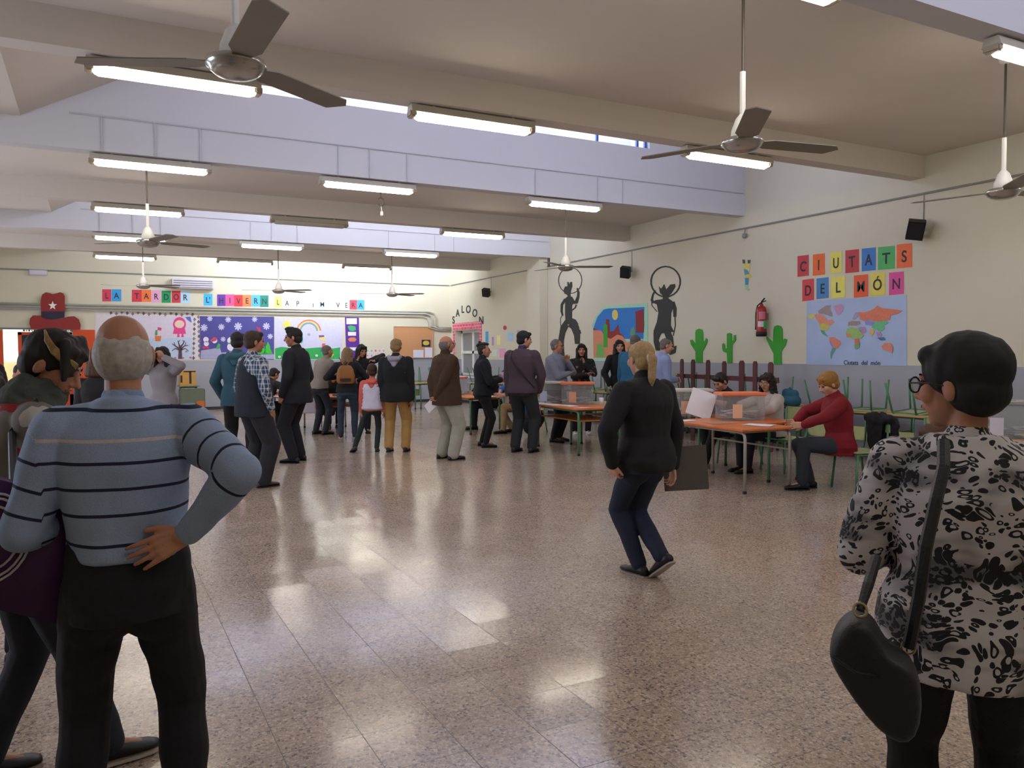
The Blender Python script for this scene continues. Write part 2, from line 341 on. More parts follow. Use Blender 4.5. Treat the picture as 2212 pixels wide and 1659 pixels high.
for ri, (y, rn) in enumerate(rows):
    for ci, (x, cn) in enumerate(((.6,'left'),(3.12,'middle'),(5.97,'right'))):
        if ri == 0 and ci < 2: continue
        off = (ri == 3 and ci == 1)
        lab = ('unlit' if off else 'lit')+' ceiling light, %s one under the %s' % (cn, rn)
        fitting(x+(0,.0,.25)[ci]*(1 if ri in (0,1) else .3), y, ZB-.11, lab, not off)
fitting(8.3, 3.39, ZB-.11, 'lit fluorescent ceiling light at the top right corner above the nearest hanging fan')
fitting(3.36, 3.36, ZB-.11, 'lit fluorescent ceiling light whose right tip just shows at the top edge')
for x in (.6,3.12,6.2): fitting(x, .2, ZB-.11, 'added unseen fluorescent light under the beam above the camera, brightening the near people')  # extra out-of-view row, added to light the backs of the near people
# ------------------------------------------------------------------ ceiling fans
blade_m = mat('fan_blade','8a8578',.45, metal=.2); rod_m = mat('fan_rod_dark','4a4038',.5); white_m = mat('fan_white','dcdad4',.4); chrome = mat('fan_dome','b8b6b0',.22,.8)
fan0 = None
def make_fan():
    t = thing('ceiling_fan', 'x', 'ceiling fan', (0,0,0), 0, 'white three-blade ceiling fans')
    bm = B(); tube(bm, [(0,0,.45),(0,0,1.17)], .010); obj('rod', bm, rod_m, t)
    bm = B(); tube(bm, [(0,0,.12),(0,0,.47)], .019, 10); obj('sleeve', bm, white_m, t)
    bm = B(); lathe(bm, [(.02,.2),(.045,.17),(.07,.1),(.075,.05),(.06,.04)]); obj('motor_cover', bm, white_m, t, True)
    bm = B(); lathe(bm, [(.11,.045),(.13,.035),(.135,.01),(.12,.0),(.118,-.008),(.09,-.03),(.05,-.042),(.01,-.045)], n=32); obj('hub', bm, chrome, t, True)
    bm = B(); lathe(bm, [(.04,ZS-2.79),(.06,ZS-2.79-.01),(.05,ZS-2.79-.06),(.02,ZS-2.79-.08)]); obj('canopy', bm, white_m, t, True)
    return t
def blade(t, ang, L=.68):
    bm = B(); R = M.Rotation(ang,4,'Z')@M.Rotation(math.radians(-6),4,'X')
    pts = []
    for x, w_ in ((.09,.035),(.15,.05),(.2,.072),(.35,.072),(L,.072)):
        pts.append((x,w_))
    o = [(x,w_) for x,w_ in pts]+[(L+.055,-.02)]+[(x,-w_) for x,w_ in pts[::-1]]
    prism(bm, [R@V((x,y_,.022)) for x,y_ in o], R.to_3x3()@V((0,0,1)), .006); obj('blade', bm, blade_m, t)
FANS = [(.60,3.85,2.78,'large three-blade ceiling fan in front of the lit tube at upper left',(155,272,33)),
        (3.72,3.85,2.79,'three-blade ceiling fan hanging in the middle bay right of the roof window',(116,350,233)),
        (6.78,3.98,2.77,'three-blade ceiling fan at the right edge near the black speaker',(108,228,348)),
        (.57,10.3,2.77,'ceiling fan on a dark rod behind the left column of tubes',(15,140,288)),
        (6.43,10.4,2.75,'ceiling fan in front of the left lasso cowboy silhouette',(100,335,215)),
        (.83,16.8,2.76,'far ceiling fan above the red and orange TARDOR letter cards',(25,-30,175)),
        (3.42,17.0,2.76,'far ceiling fan above the gap between HIVERN and the yellow L card',(30,-35,170)),
        (5.92,17.0,2.76,'far ceiling fan in the overexposed zone above the cork board',(28,-30,165))]
fan0 = make_fan()
for i, (x, y, z, lab, angs) in enumerate(FANS):
    if i == 0: t = fan0
    else:
        t = fan0.copy(); COL.objects.link(t)
        for ch in [c for c in fan0.children if not c.name.startswith('blade')]:
            c = ch.copy(); COL.objects.link(c); c.parent = t
    t.location = (x,y,z); t['label'] = lab
    for a in angs: blade(t, math.radians(a))
# hanging cable with a coiled loop where a fan is missing
t = thing('hanging_cable', 'black cable with a small coiled loop and white end hanging from the slab', 'cable', (3.46,10.35,3.9))
bm = B(); tube(bm, [(0,0,.05),(0,0,-.28),(.0,0,-.34)], .007, 6); obj('cable', bm, rod_m, t)
bm = B(); tube(bm, [(.045*math.sin(a),0,-.39+.055*math.cos(a)) for a in [2*pi*k/16 for k in range(16)]]+[(0,0,-.335)], .007, 6); obj('loop', bm, rod_m, t)
bm = B(); tube(bm, [(0,0,-.44),(.01,0,-.52)], .006, 6); lathe(bm, [(.008,-.51),(.022,-.53),(.022,-.57),(.01,-.58)], (.01,0,0), 10); obj('end_plug', bm, white_m, t)
# ------------------------------------------------------------------ things on the walls
def wp(wall, x, y, off=0):
    return at(x, y, Y=YB-off) if wall == 'B' else at(x, y, X=XR-off)
NRM = {'B': V((0,-1,0)), 'R': V((-1,0,0))}
def plate(name, wall, pts, m, parent=None, off=.0, th=.003, bm=None):
    own = bm is None
    if own: bm = B()
    prism(bm, [at(x, y, Y=YB)+NRM[wall]*off if wall == 'B' else at(x, y, X=XR)+NRM[wall]*off for x, y in pts], NRM[wall], th)
    return obj(name, bm, m, parent) if own else None
def rect(x0, y0, x1, y1): return [(x0,y0),(x1,y0),(x1,y1),(x0,y1)]
def circ(x, y, rx, ry=None, n=20): return [(x+rx*math.cos(2*pi*k/n), y+(ry or rx)*math.sin(2*pi*k/n)) for k in range(n)]
def stroke(pts, ws):
    """thick open stroke outline"""
    L_, R_ = [], []; n = len(pts)
    if isinstance(ws, (int,float)): ws = [ws]*n
    for i in range(n):
        a, b = pts[max(i-1,0)], pts[min(i+1,n-1)]; dx, dy = b[0]-a[0], b[1]-a[1]; l = math.hypot(dx,dy) or 1
        nx, ny = -dy/l*ws[i]/2, dx/l*ws[i]/2; L_.append((pts[i][0]+nx,pts[i][1]+ny)); R_.append((pts[i][0]-nx,pts[i][1]-ny))
    return L_+R_[::-1]
letter_ink = mat('letter_ink','26303c',.6)
def card(wall, x0, y0, x1, y1, col, ch, label, ink=None, lsz=.5, gr='letter cards', rt=0, sk=0):
    P = [wp(wall,x0,y0+sk),wp(wall,x1,y0),wp(wall,x1,y1),wp(wall,x0,y1+sk)]
    c = sum(P, V())/4; t = thing('letter_card', label, 'letter card', c, 0, gr)
    bm = B(); prism(bm, [p-c+NRM[wall]*.002 for p in P], NRM[wall], .002); obj('card', bm, mat('paper_'+col, col, .45 if wall=='R' else .7, var=.05, scale=14, bump=.15 if wall=='R' else 0, bscale=18), t)
    h = (P[0]-P[3]).length; wdt = (P[0]-P[1]).length
    text_obj('letter', ch, h*lsz*1.35, ink or letter_ink, c+NRM[wall]*.006+V((0,0,-h*.05)), wall, t, .001, h*(.005 if ch in 'MN' else .011), min(1.1,wdt/h*1.15), rt)
    return t
def cards(wall, lst, word, gr):
    for (x0,y0,x1,y1,col,ch,cn) in lst:
        nm = {"'L":'L'}.get(ch, ch)
        card(wall, x0, y0, x1, y1, col, ch, cn, gr=gr)
Gb = 'letter cards on the back wall'
cards('B', [(221,625,240,651,'d8405c','L','red card with black letter L starting the word LA'),(241,625,262,651,'3aa6e6','A','blue card with letter A of LA, beside the red L'),
 (285,626,306,652,'d83a4e','T','red card with letter T, first of TARDOR'),(306,626,326,652,'f47b3a','A','orange card with letter A, second of TARDOR'),(327,627,347,653,'e8a8d0','R','pale pink card with letter R in TARDOR'),
 (349,628,369,654,'1f9a5c','D','green card with letter D in TARDOR'),(371,628,390,654,'d03a48','O','red card with letter O in TARDOR'),(390,629,410,655,'b0d8f0','R','pale blue card with final R of TARDOR'),
 (440,635,459,660,'45b8f0',"L'",'light blue card with L and apostrophe before HIVERN'),(469,636,487,661,'6a3aa8','H','purple card with letter H, first of HIVERN'),(487,636,506,661,'f05a9a','I','pink card with letter I in HIVERN'),
 (506,637,524,662,'e03a44','V','red card with letter V in HIVERN'),(524,637,543,662,'fa8a50','E','orange card with letter E in HIVERN'),(543,637,562,662,'58b8f4','R','light blue card with letter R in HIVERN'),(562,638,580,663,'2a8a78','N','dark green card with final N of HIVERN'),
 (593,641,608,664,'f0ee78','L','yellow card with letter L starting LAP'),(612,643,628,666,'eeeef0','A','white card with letter A of LAP'),(635,644,651,667,'f0ecdc','P','cream card with letter P of LAP'),
 (669,650,684,668,'f2f2f6','I','white card with blue letter I of IM'),(688,646,704,668,'bfe4f2','M','pale blue card with letter M of IM'),(722,648,738,669,'f4c0d8','V','pale pink card with letter V starting VERA'),
 (741,648,755,670,'f2ecd2','E','cream card with letter E of VERA'),(755,648,771,669,'e24858','R','red card with letter R of VERA'),(771,648,787,670,'40a8ee','A','blue card with the last letter A of VERA')], '', Gb)
Gr = 'letter cards above the world map'
def rc(x0,y0,x1,y1): return (1690+x0/4.237, 480+y0/4.237, 1690+x1/4.237, 480+y1/4.237)
for (bx, col, ch, lb, rt) in (((140,298,243,488),'c4323c','C','crimson card with letter C starting the word CIUTATS',-.15),((280,284,390,478),'ec6a20','I','orange card with letter I, second of CIUTATS',0),((440,265,546,460),'e4da60','U','yellow card with letter U in CIUTATS',0),
   ((578,246,702,455),'c02a38','T','dark red glossy card with letter T in CIUTATS',.05),((728,230,856,438),'2a78c8','A','blue card with letter A in CIUTATS',0),((876,216,1030,424),'46b45c','T','shiny green card with letter T in CIUTATS',0),((1048,192,1188,410),'f0661e','S','orange card with letter S ending CIUTATS',0),
   ((184,516,290,712),'d83a44','D','red card with pink foot and letter D starting DEL',0),((314,503,424,692),'3a86c4','E','blue card with letter E in DEL',0),((450,488,575,684),'ece466','L','yellow card with letter L ending DEL',0),
   ((656,476,786,680),'ec5a28','M','orange-red card with letter M starting MON',0),((806,456,940,664),'e6d858','Ó','yellow card with accented letter O of MON',0),((978,450,1112,656),'e0469a','N','magenta card with letter N ending MON',0)):
    x0,y0,x1,y1 = rc(*bx); card('R', x0,y0,x1,y1, col, ch, lb, gr=Gr, rt=rt, sk=3)
# world map
mp = thing('world_map', 'pale blue paper world map with coloured countries under the letter cards', 'map', at(1850,720,X=XR))
mo = V(mp.location)
def onthing(t, name, wall, pts, m, off, th=.001):
    bm = B(); o = V(t.location); prism(bm, [wp(wall,x,y)-o+NRM[wall]*off for x, y in pts], NRM[wall], th); return obj(name, bm, m, t)
onthing(mp, 'map_sheet', 'R', [(1743,650),(1959,637),(1959,790.5),(1742,788)], mat('map_sea','a9bde2',.35, var=.05, scale=3, bump=.3, bscale=5), .003, .002)
def mz(l): return [(1740+x/9.617, 640+y/9.617) for x, y in l]
land = [('alaska','d8cf5a',[(60,380),(190,370),(200,420),(150,470),(70,460)]),
 ('canada','e0927a',[(190,380),(300,370),(400,400),(450,470),(480,500),(560,480),(610,540),(520,610),(420,570),(290,580),(230,470)]),
 ('arctic_islands','9c8f90',[(270,300),(420,200),(540,180),(520,260),(570,380),(560,430),(480,400),(380,370),(280,360)]),
 ('greenland','c795c0',[(580,210),(740,160),(810,200),(780,310),(700,400),(650,360),(610,270)]),
 ('united_states','cfc24c',[(290,580),(400,560),(510,630),(480,690),(420,710),(330,690)]),
 ('mexico','4aa886',[(310,700),(400,715),(410,770),(440,800),(480,830),(460,835),(370,790)]),
 ('brazil','df8468',[(500,850),(600,850),(740,940),(740,1000),(680,1080),(620,1080),(580,980),(520,940)]),
 ('peru','b87ac0',[(500,870),(530,950),(590,1050),(560,1060),(510,960)]),
 ('argentina','5c9c8c',[(570,1060),(640,1080),(600,1160),(560,1240),(550,1305),(530,1290),(525,1180)]),
 ('scandinavia','a89ab8',[(990,460),(1040,330),(1100,330),(1100,420),(1040,470),(1000,490)]),
 ('western_europe','a08c78',[(900,540),(980,510),(1140,520),(1150,570),(1060,610),(930,610),(890,620)]),
 ('russia','dc7a58',[(1110,330),(1260,330),(1420,270),(1500,190),(1600,250),(1760,260),(2040,300),(1900,370),(1780,400),(1760,490),(1700,500),(1560,520),(1440,520),(1320,480),(1240,520),(1140,480)]),
 ('central_asia','8f8fd0',[(1240,520),(1330,490),(1440,540),(1380,610),(1260,590)]),
 ('china','66c088',[(1450,540),(1560,520),(1700,510),(1720,560),(1640,600),(1650,680),(1570,740),(1470,690),(1380,650)]),
 ('india','e2b45c',[(1350,670),(1440,700),(1430,770),(1380,830),(1350,760)]),
 ('middle_east','b08ab8',[(1120,640),(1240,640),(1280,740),(1210,770),(1140,700)]),
 ('north_africa','9ac06a',[(880,680),(960,640),(1100,660),(1160,740),(1220,810),(1160,880),(1060,880),(1000,900),(960,850),(870,840),(850,760)]),
 ('west_africa','c89a5a',[(850,760),(960,780),(980,850),(870,850)]),
 ('congo','de6a50',[(1040,880),(1110,880),(1130,980),(1070,1020),(1030,960)]),
 ('south_africa','7aa878',[(1030,990),(1140,960),(1130,1060),(1060,1110),(1030,1060)]),
 ('indochina','b68ab4',[(1480,750),(1560,740),(1600,800),(1560,850),(1500,820)]),
 ('indonesia','3f6fa8',[(1500,860),(1640,850),(1680,900),(1580,920)]),
 ('australia','df8a76',[(1590,1030),(1660,970),(1780,970),(1830,1060),(1810,1190),(1740,1140),(1620,1110)])]
for k_, (nm, c, pl) in enumerate(land): onthing(mp, 'country', 'R', mz(pl), mat('map_'+c, c, .4, var=.08, scale=30), .006+.0003*k_)
text_obj('caption', 'Ciutats  del  món', .085, letter_ink, at(1862,784,X=XR)+V((-.008,0,0)), 'R', mp, .0008, .001)
# posters on the back wall (zoom frame 330,660..830,800 -> 4.424)
def pz(l): return [(330+x/4.424, 660+y/4.424) for x, y in l]
def paper(c): return mat('paper_'+c, c, .7, var=.05, scale=14)
def poster(label, pts, col, name='poster'):
    c = sum([wp('B',*p) for p in pts], V())/len(pts); t = thing(name, label, 'poster', c, 0, 'seasonal posters on the back wall')
    onthing(t, 'backing', 'B', pts, paper(col), .002, .003); return t
aut = poster('white autumn poster with leaf border, pink hooded girl and bare tree', [(205,674),(431,683),(431,776.5),(205,776.5)], 'dcd8dc', 'autumn_poster')
onthing(aut, 'upper_scene', 'B', pz([(-350,85),(370,110),(370,310),(-350,310)]), paper('d6cfe0'), .006)
onthing(aut, 'lower_scene', 'B', pz([(-350,310),(375,310),(375,510),(-350,510)]), paper('bccfe6'), .006)
for i in range(34):
    if i < 16: cx, cy = -400+i*52, 70+8*math.sin(i*2.1)+i*1.0
    else: cx, cy = (395 if i%2 else 440)+6*math.sin(i*3), 110+(i-16)*23
    onthing(aut, 'leaf', 'B', pz([(cx-14,cy),(cx-6,cy-12),(cx+2,cy-20),(cx+8,cy-8),(cx+18,cy),(cx+6,cy+10),(cx,cy+20),(cx-8,cy+9)]), paper('8c7c84' if i%3 else '6a5a6c'), .009)
pink = paper('e0488c')
onthing(aut, 'hood', 'B', pz(circ(255,180,62,70)), pink, .008)
onthing(aut, 'face', 'B', pz(circ(255,178,46,38)), paper('e8cfc0'), .010)
onthing(aut, 'dress', 'B', pz([(205,215),(305,215),(318,270),(192,270)]), pink, .011)
for x in (245,285): onthing(aut, 'leg', 'B', pz([(x-8,270),(x+8,270),(x+12,302),(x-14,302)]), pink, .008)
onthing(aut, 'kite', 'B', pz([(310,110),(360,105),(372,165),(350,150),(330,135)]), paper('5a6cc0'), .010)
tr = B(); o = V(aut.location)
for s, w_ in (([(262,510),(262,440),(262,400)],[40,32,28]),([(262,410),(250,370),(240,335)],[24,12,6]),([(262,400),(290,365),(305,335)],[20,12,6]),([(255,415),(215,385),(185,365)],[18,10,6]),([(268,415),(305,385),(340,380)],[18,10,6]),([(255,425),(215,410),(180,435)],[14,10,6]),([(268,425),(310,410),(342,435)],[14,8,6]),([(215,385),(205,350)],[8,5]),([(300,350),(285,330)],[8,5]),([(305,385),(318,350)],[8,5]),([(245,350),(262,328)],[8,4])):
    prism(tr, [wp('B',x,y)-o+V((0,-.010,0)) for x, y in pz(stroke(s,w_))], (0,-1,0), .001)
obj('tree', tr, paper('5a4450'), aut)
for x, y, c in ((320,440,'d070a0'),(215,500,'d070a0'),(290,500,'c07890'),(360,498,'d86080'),(150,500,'c89a60')): onthing(aut, 'fallen_leaf', 'B', pz(circ(x,y,12,9,8)), paper(c), .012)
onthing(aut, 'scarecrow', 'B', pz([(20,290),(80,290),(75,340),(25,340)]), paper('e07a40'), .010)
onthing(aut, 'flag', 'B', pz([(50,205),(85,215),(80,240),(45,235)]), paper('d84880'), .010)
onthing(aut, 'stem', 'B', pz([(25,235),(45,235),(45,285),(20,285)]), paper('58a070'), .010)
win = poster('dark blue winter poster with white snowflakes, snowmen and green fir trees', [(431.5,683),(592,684),(592,777),(432,776)], '4e4c96', 'winter_poster')
def flake(x, y, r):
    bm = B(); o = V(win.location)
    for k in range(4):
        a = k*pi/4; prism(bm, [wp('B',*p)-o+V((0,-.006,0)) for p in pz(stroke([(x-r*math.cos(a),y-r*math.sin(a)),(x+r*math.cos(a),y+r*math.sin(a))], r*.38))], (0,-1,0), .001+.0002*k)
    prism(bm, [wp('B',*p)-o+V((0,-.008,0)) for p in pz(circ(x,y,r*.45,None,8))], (0,-1,0), .001)
    obj('snowflake', bm, paper('c6c6e6'), win)
for x, y, r in ((545,125,26),(490,212,34),(655,205,30),(720,135,28),(815,200,38),(973,132,26),(1085,198,34),(672,322,24),(1122,295,26),(900,300,22)): flake(x, y, r)
for x in (1045,1100): onthing(win, 'fir_tree', 'B', pz([(x,345),(x+25,400),(x+18,400),(x+45,462),(x-45,462),(x-18,400),(x-25,400)]), paper('3cc43c'), .008)
onthing(win, 'snow_ground', 'B', pz([(460,430),(560,415),(640,400),(655,450),(760,440),(900,470),(1160,465),(1160,512),(455,512)]), paper('a8aac8'), .006)
for x, y, r in ((508,325,26),(512,365,24),(590,335,26),(745,335,34),(750,395,40)): onthing(win, 'snowman_ball', 'B', pz(circ(x,y,r)), paper('e2deee'), .008)
onthing(win, 'snowman_hat', 'B', pz([(752,310),(765,275),(790,300)]), paper('40b850'), .011)
onthing(win, 'snowman_scarf', 'B', pz([(715,355),(780,355),(780,368),(715,368)]), paper('3c9c88'), .011)
for x in (490,522): onthing(win, 'red_shoe', 'B', pz(circ(x,402,16,12,10)), paper('d83858'), .011)
onthing(win, 'scarf', 'B', pz([(585,300),(612,310),(608,335),(560,350),(545,335)]), paper('c04a68'), .011)
onthing(win, 'green_tree', 'B', pz([(600,415),(625,360),(648,375),(635,412)]), paper('3cae58'), .011)
onthing(win, 'red_hat', 'B', pz([(985,200),(1025,215),(1030,250),(1010,245)]), paper('c83850'), .011)
spr = poster('pale lilac spring poster with sun, rainbow, child and green meadow', [(593,686),(741,690),(738,777),(594,777)], 'cfd0ec', 'spring_poster')
onthing(spr, 'meadow', 'B', pz([(1168,410),(1230,395),(1320,405),(1450,412),(1560,402),(1640,398),(1720,410),(1790,400),(1790,512),(1170,512)]), paper('30ac58'), .006)
bm = B(); o = V(spr.location)
for k in range(8):
    a = k*pi/4; prism(bm, [wp('B',*p)-o+V((0,-.006,0)) for p in pz(stroke([(1280+25*math.cos(a),180+25*math.sin(a)),(1280+55*math.cos(a),180+55*math.sin(a))], [16,4]))], (0,-1,0), .001)
prism(bm, [wp('B',*p)-o+V((0,-.007,0)) for p in pz(circ(1280,180,32))], (0,-1,0), .001); obj('sun', bm, paper('f0dc70'), spr)
for k, c in enumerate(('d8707c','e8b070','e8e090','90c890','8090d0')):
    r = 115-k*9; onthing(spr, 'rainbow_band', 'B', pz(stroke([(1490+r*math.cos(a),240-r*.88*math.sin(a)+12*(1-math.sin(a))) for a in [pi*(j+.5)/15 for j in range(15)]], 9.5)), paper(c), .006)
onthing(spr, 'hair', 'B', pz([(1590,330),(1600,295),(1650,300),(1650,345)]), paper('e8dc9c'), .008)
onthing(spr, 'hat', 'B', pz([(1585,285),(1635,283),(1638,300),(1590,305)]), paper('8a5a80'), .010)
onthing(spr, 'shirt', 'B', pz([(1618,362),(1648,362),(1645,405),(1615,405)]), paper('dc5a5c'), .010)
onthing(spr, 'trousers', 'B', pz([(1612,405),(1648,405),(1662,440),(1640,440),(1630,420),(1615,442),(1600,440)]), paper('3e62c0'), .010)
for x, y, c in ((1700,485,'e0cc40'),(1565,478,'e8e0e8'),(1210,490,'e0d0e8'),(1490,275,'b0a8b0'),(1715,470,'e0cc40')): onthing(spr, 'flower', 'B', pz(circ(x,y,14,12,8)), paper(c), .012)
onthing(spr, 'balloon', 'B', pz(circ(1420,320,16,40)), paper('30b0b0'), .010)
ban = poster('narrow purple banner with white labels and small coloured animals', [(745,685),(775,686),(777,777),(748,777)], '5a2c98', 'purple_banner')
for p, c in (([(1850,122),(1950,122),(1950,178),(1850,178)],'e8e6f0'),([(1865,252),(1942,252),(1942,288),(1865,288)],'e8e6f0'),([(1880,400),(1955,400),(1955,430),(1880,430)],'e8e6f0')): onthing(ban, 'label', 'B', pz(p), paper(c), .006)
onthing(ban, 'green_animal', 'B', pz([(1862,200),(1890,190),(1935,200),(1942,235),(1910,245),(1880,240)]), paper('40b070'), .006)
onthing(ban, 'orange_animal', 'B', pz([(1865,320),(1890,305),(1930,305),(1948,325),(1930,345),(1880,345)]), paper('d88060'), .006)
# small picture cards grid
for r_ in range(2):
    for c_ in range(6):
        x, y = 782+c_*8.6, 753.5+r_*10.5; t = thing('picture_card', 'small faded picture card, column %d of six, %s row, right of the purple banner' % (c_+1, ('upper','lower')[r_]), 'picture card', wp('B',x+3,y+4), 0, 'grid of small picture cards')
        onthing(t, 'card', 'B', rect(x,y,x+6.6,y+8.6), paper('e6e0e0'), .002, .002); onthing(t, 'picture', 'B', rect(x+1.4,y+1.6,x+5.4,y+6.6), paper(random.choice(['d8a0a8','b0a0c0','a0b8b0','d0a0b8','c87878'])), .005)
# cork board
t = thing('cork_board', 'tan cork notice board on the back wall near the corner', 'notice board', wp('B',892,740))
onthing(t, 'board', 'B', [(850,705.5),(935,706.5),(935,773),(851,773)], mat('cork','c99468',.9,var=.08,scale=60), .003, .02)
bm = B(); o = V(t.location)
for a, b in (((850,705.5),(935,706.5)),((935,706.5),(935,773)),((935,773),(851,773)),((851,773),(850,705.5))):
    tube(bm, [wp('B',*a)-o+V((0,-.025,0)), wp('B',*b)-o+V((0,-.025,0))], .012, 6)
obj('frame', bm, mat('board_frame','b9a48c',.6), t)
for p, c, l, n in ((rect(910,734,929,749),'2a2c48','dark printed notice with a yellow picture pinned on the cork board','notice'),(rect(892,756,914,772),'dcdcf0','white sheet pinned at the lower middle of the cork board','sheet'),(rect(917,751,933,772),'e4e2f0','white sheet pinned at the lower right of the cork board','sheet')):
    q = thing('pinned_'+n, l, 'notice', wp('B',*p[0]), 0, 'papers pinned on the cork board'); onthing(q, 'paper', 'B', p, paper(c), .03, .002)
    if n == 'notice': onthing(q, 'picture', 'B', circ(919.5,741,7,5), paper('d8c050'), .034)
# wall cabinet-like air curtain, small emergency lamp
t = thing('wall_heater', 'white louvred wall heater above the TARDOR cards', 'heater', wp('B',415,613)); o = V(t.location)
bm = B(); a, b = wp('B',370,602)-o, wp('B',461,626)-o; box(bm, (a.x,-.16,b.z), (b.x,0,a.z), bev=.01); obj('casing', bm, mat('heater_case','cfcdd8',.4), t)
bm = B()
for k in range(4): z = a.z-.05-k*.055; box(bm, (a.x+.04,-.168,z-.012), (b.x-.04,-.158,z+.006))
obj('louvres', bm, mat('louvre_grey','77747c',.5), t)
t = thing('emergency_light', 'small flat emergency light high on the back wall at left', 'emergency light', wp('B',83,589)); o = V(t.location)
bm = B(); box(bm, (-.19,-.06,-.06), (.19,0,.06), bev=.01); obj('body', bm, mat('emerg','c8c4d4',.4), t)
bm = B(); box(bm, (-.17,-.066,-.045), (.17,-.058,.045)); obj('diffuser', bm, mat('emergd','dcd8e8',.2), t)
# cowboy hat cut-out
def hz(l): return [(x/4.424, 550+y/4.424) for x, y in l]
t = thing('hat_cutout', 'large dark red cowboy hat cut-out with a white star above the orange door', 'wall decoration', wp('B',118,672))
hatm = mat('hat_red','8e2a28',.7,var=.06); navy = mat('hat_band','2a2440',.7)
onthing(t, 'crown', 'B', hz([(395,600),(390,440),(405,385),(440,362),(475,370),(505,380),(540,372),(575,362),(605,372),(622,400),(618,610)]), hatm, .084, .012)
onthing(t, 'brim', 'B', hz([(300,712),(283,660),(290,610),(320,582),(370,585),(420,610),(500,625),(590,615),(650,595),(710,590),(755,620),(772,670),(768,718)]), hatm, .092, .012)
onthing(t, 'band', 'B', hz([(403,545),(618,545),(618,595),(570,615),(500,622),(440,612),(403,590)]), navy, .106, .004)
st = [(505+(44 if k%2==0 else 18)*math.sin(k*pi/5), 490-(44 if k%2==0 else 18)*math.cos(k*pi/5)) for k in range(10)]
onthing(t, 'star', 'B', hz(st), mat('star_white','f0f0f4',.6), .106, .004)
# SALOON letters and paper brick arch round the window
for (x, y, ch, lb) in ((980,692,'S','first letter S of the arched word SALOON'),(989,677,'A','letter A of the arched word SALOON'),(1000,669,'L','letter L of the arched word SALOON'),(1012,669,'O','left letter O at the top of SALOON'),(1026,677,'O','right letter O, fifth of SALOON'),(1040,693,'N','last letter N of SALOON at right')):
    p = wp('R',x,y); me_t = thing('cutout_letter', 'dark cut-out '+lb+' above the window', 'letter', p+V((-.004,0,0)), 0, 'SALOON letters above the window')
    text_obj('glyph', ch, .30, letter_ink, p+V((-.006,0,0)), 'R', me_t, .002, .006, 1.35)
t = thing('paper_brick_frame', 'pink and white paper brick border framing the window', 'wall decoration', (XR,20.7,2.2))
def brickmat():
    m = bpy.data.materials.new('paper_bricks'); m.use_nodes = True; nt = m.node_tree; b = nt.nodes['Principled BSDF']; tc = N(nt,'ShaderNodeTexCoord')
    mp_ = N(nt,'ShaderNodeMapping'); mp_.inputs['Rotation'].default_value = (pi/2,0,pi/2); nt.links.new(tc.outputs['Object'], mp_.inputs[0])
    sp = N(nt,'ShaderNodeSeparateXYZ'); nt.links.new(tc.outputs['Object'], sp.inputs[0]); cb = N(nt,'ShaderNodeCombineXYZ'); nt.links.new(sp.outputs['Y'], cb.inputs[0]); nt.links.new(sp.outputs['Z'], cb.inputs[1])
    bt = N(nt,'ShaderNodeTexBrick'); bt.inputs['Scale'].default_value = 5; bt.inputs['Color1'].default_value = lin('d8506c'); bt.inputs['Color2'].default_value = lin('e4748a'); bt.inputs['Mortar'].default_value = lin('f0d8dc'); bt.inputs['Mortar Size'].default_value = .03; bt.inputs['Row Height'].default_value = .45; bt.inputs['Brick Width'].default_value = 1.0
    nt.links.new(cb.outputs[0], bt.inputs[0]); nt.links.new(bt.outputs[0], b.inputs['Base Color']); b.inputs['Roughness'].default_value = .8; return m
bmt = brickmat()
for nm, lo, hi in (('lintel',(-.012,-.98,-.08),(-.004,1.0,.12)),('side',(-.012,.86,-.92),(-.004,1.0,-.08)),('side',(-.012,-.98,-.92),(-.004,-.84,-.08))):
    bm = B(); box(bm, lo, hi); obj(nm, bm, bmt, t)
# small papers between window and pillar
sm = [(rect(1049,716,1055,742),'4aa6e0','narrow bright blue paper strip right of the window'),(rect(1063,728,1067,746),'c890c8','mauve paper strip beside the narrow blue one'),(rect(1074,724,1081,745),'ece8a0','pale yellow paper strip on the far right wall'),(rect(1097,719,1109,737),'a8d0ec','light blue drawing on the far right wall'),
      (circ(1091,708,4,5,10),'c04858','small round red paper high on the far right wall'),(rect(1064,755,1074,770),'d4e6da','pale green drawing low on the far right wall'),(rect(1079,753,1092,773),'e8a8c8','pink patterned drawing low beside the standing man with purple jacket'),(rect(1117,713,1122,718),'b0a8c8','tiny lilac paper near the pillar')]
for p, c, l in sm:
    q = thing('wall_drawing', l, 'drawing', wp('R',*p[0]), 0, 'papers on the far right wall'); onthing(q, 'paper', 'R', p, paper(c), .003, .002)
# lasso cowboys
sil = mat('silhouette_grey','3c3d3b',.8,var=.04)
def cowboy(label, ox, oy, s, polys, strokes, lasso):
    fz = lambda l: [(ox+x/s, oy+y/s) for x, y in l]
    c = wp('R', *fz([polys[0][0]])[0]); t = thing('cowboy_cutout', label, 'wall decoration', c, 0, 'lasso cowboy silhouettes'); o = V(c); bm = B()
    for k, p in enumerate(polys): prism(bm, [wp('R',x,y)-o+V((-.004,0,0)) for x, y in fz(p)], NRM['R'], .008+.0003*k)
    for k, (p, w_) in enumerate(strokes): prism(bm, [wp('R',x,y)-o+V((-.004,0,0)) for x, y in fz(stroke(p,w_))], NRM['R'], .006+.0002*k)
    obj('figure', bm, sil, t); bm = B()
    for k, (p, w_) in enumerate(lasso): prism(bm, [wp('R',x,y)-o+V((-.004,0,0)) for x, y in fz(stroke(p,w_))], NRM['R'], .004+.0002*k)
    obj('lasso', bm, sil, t)
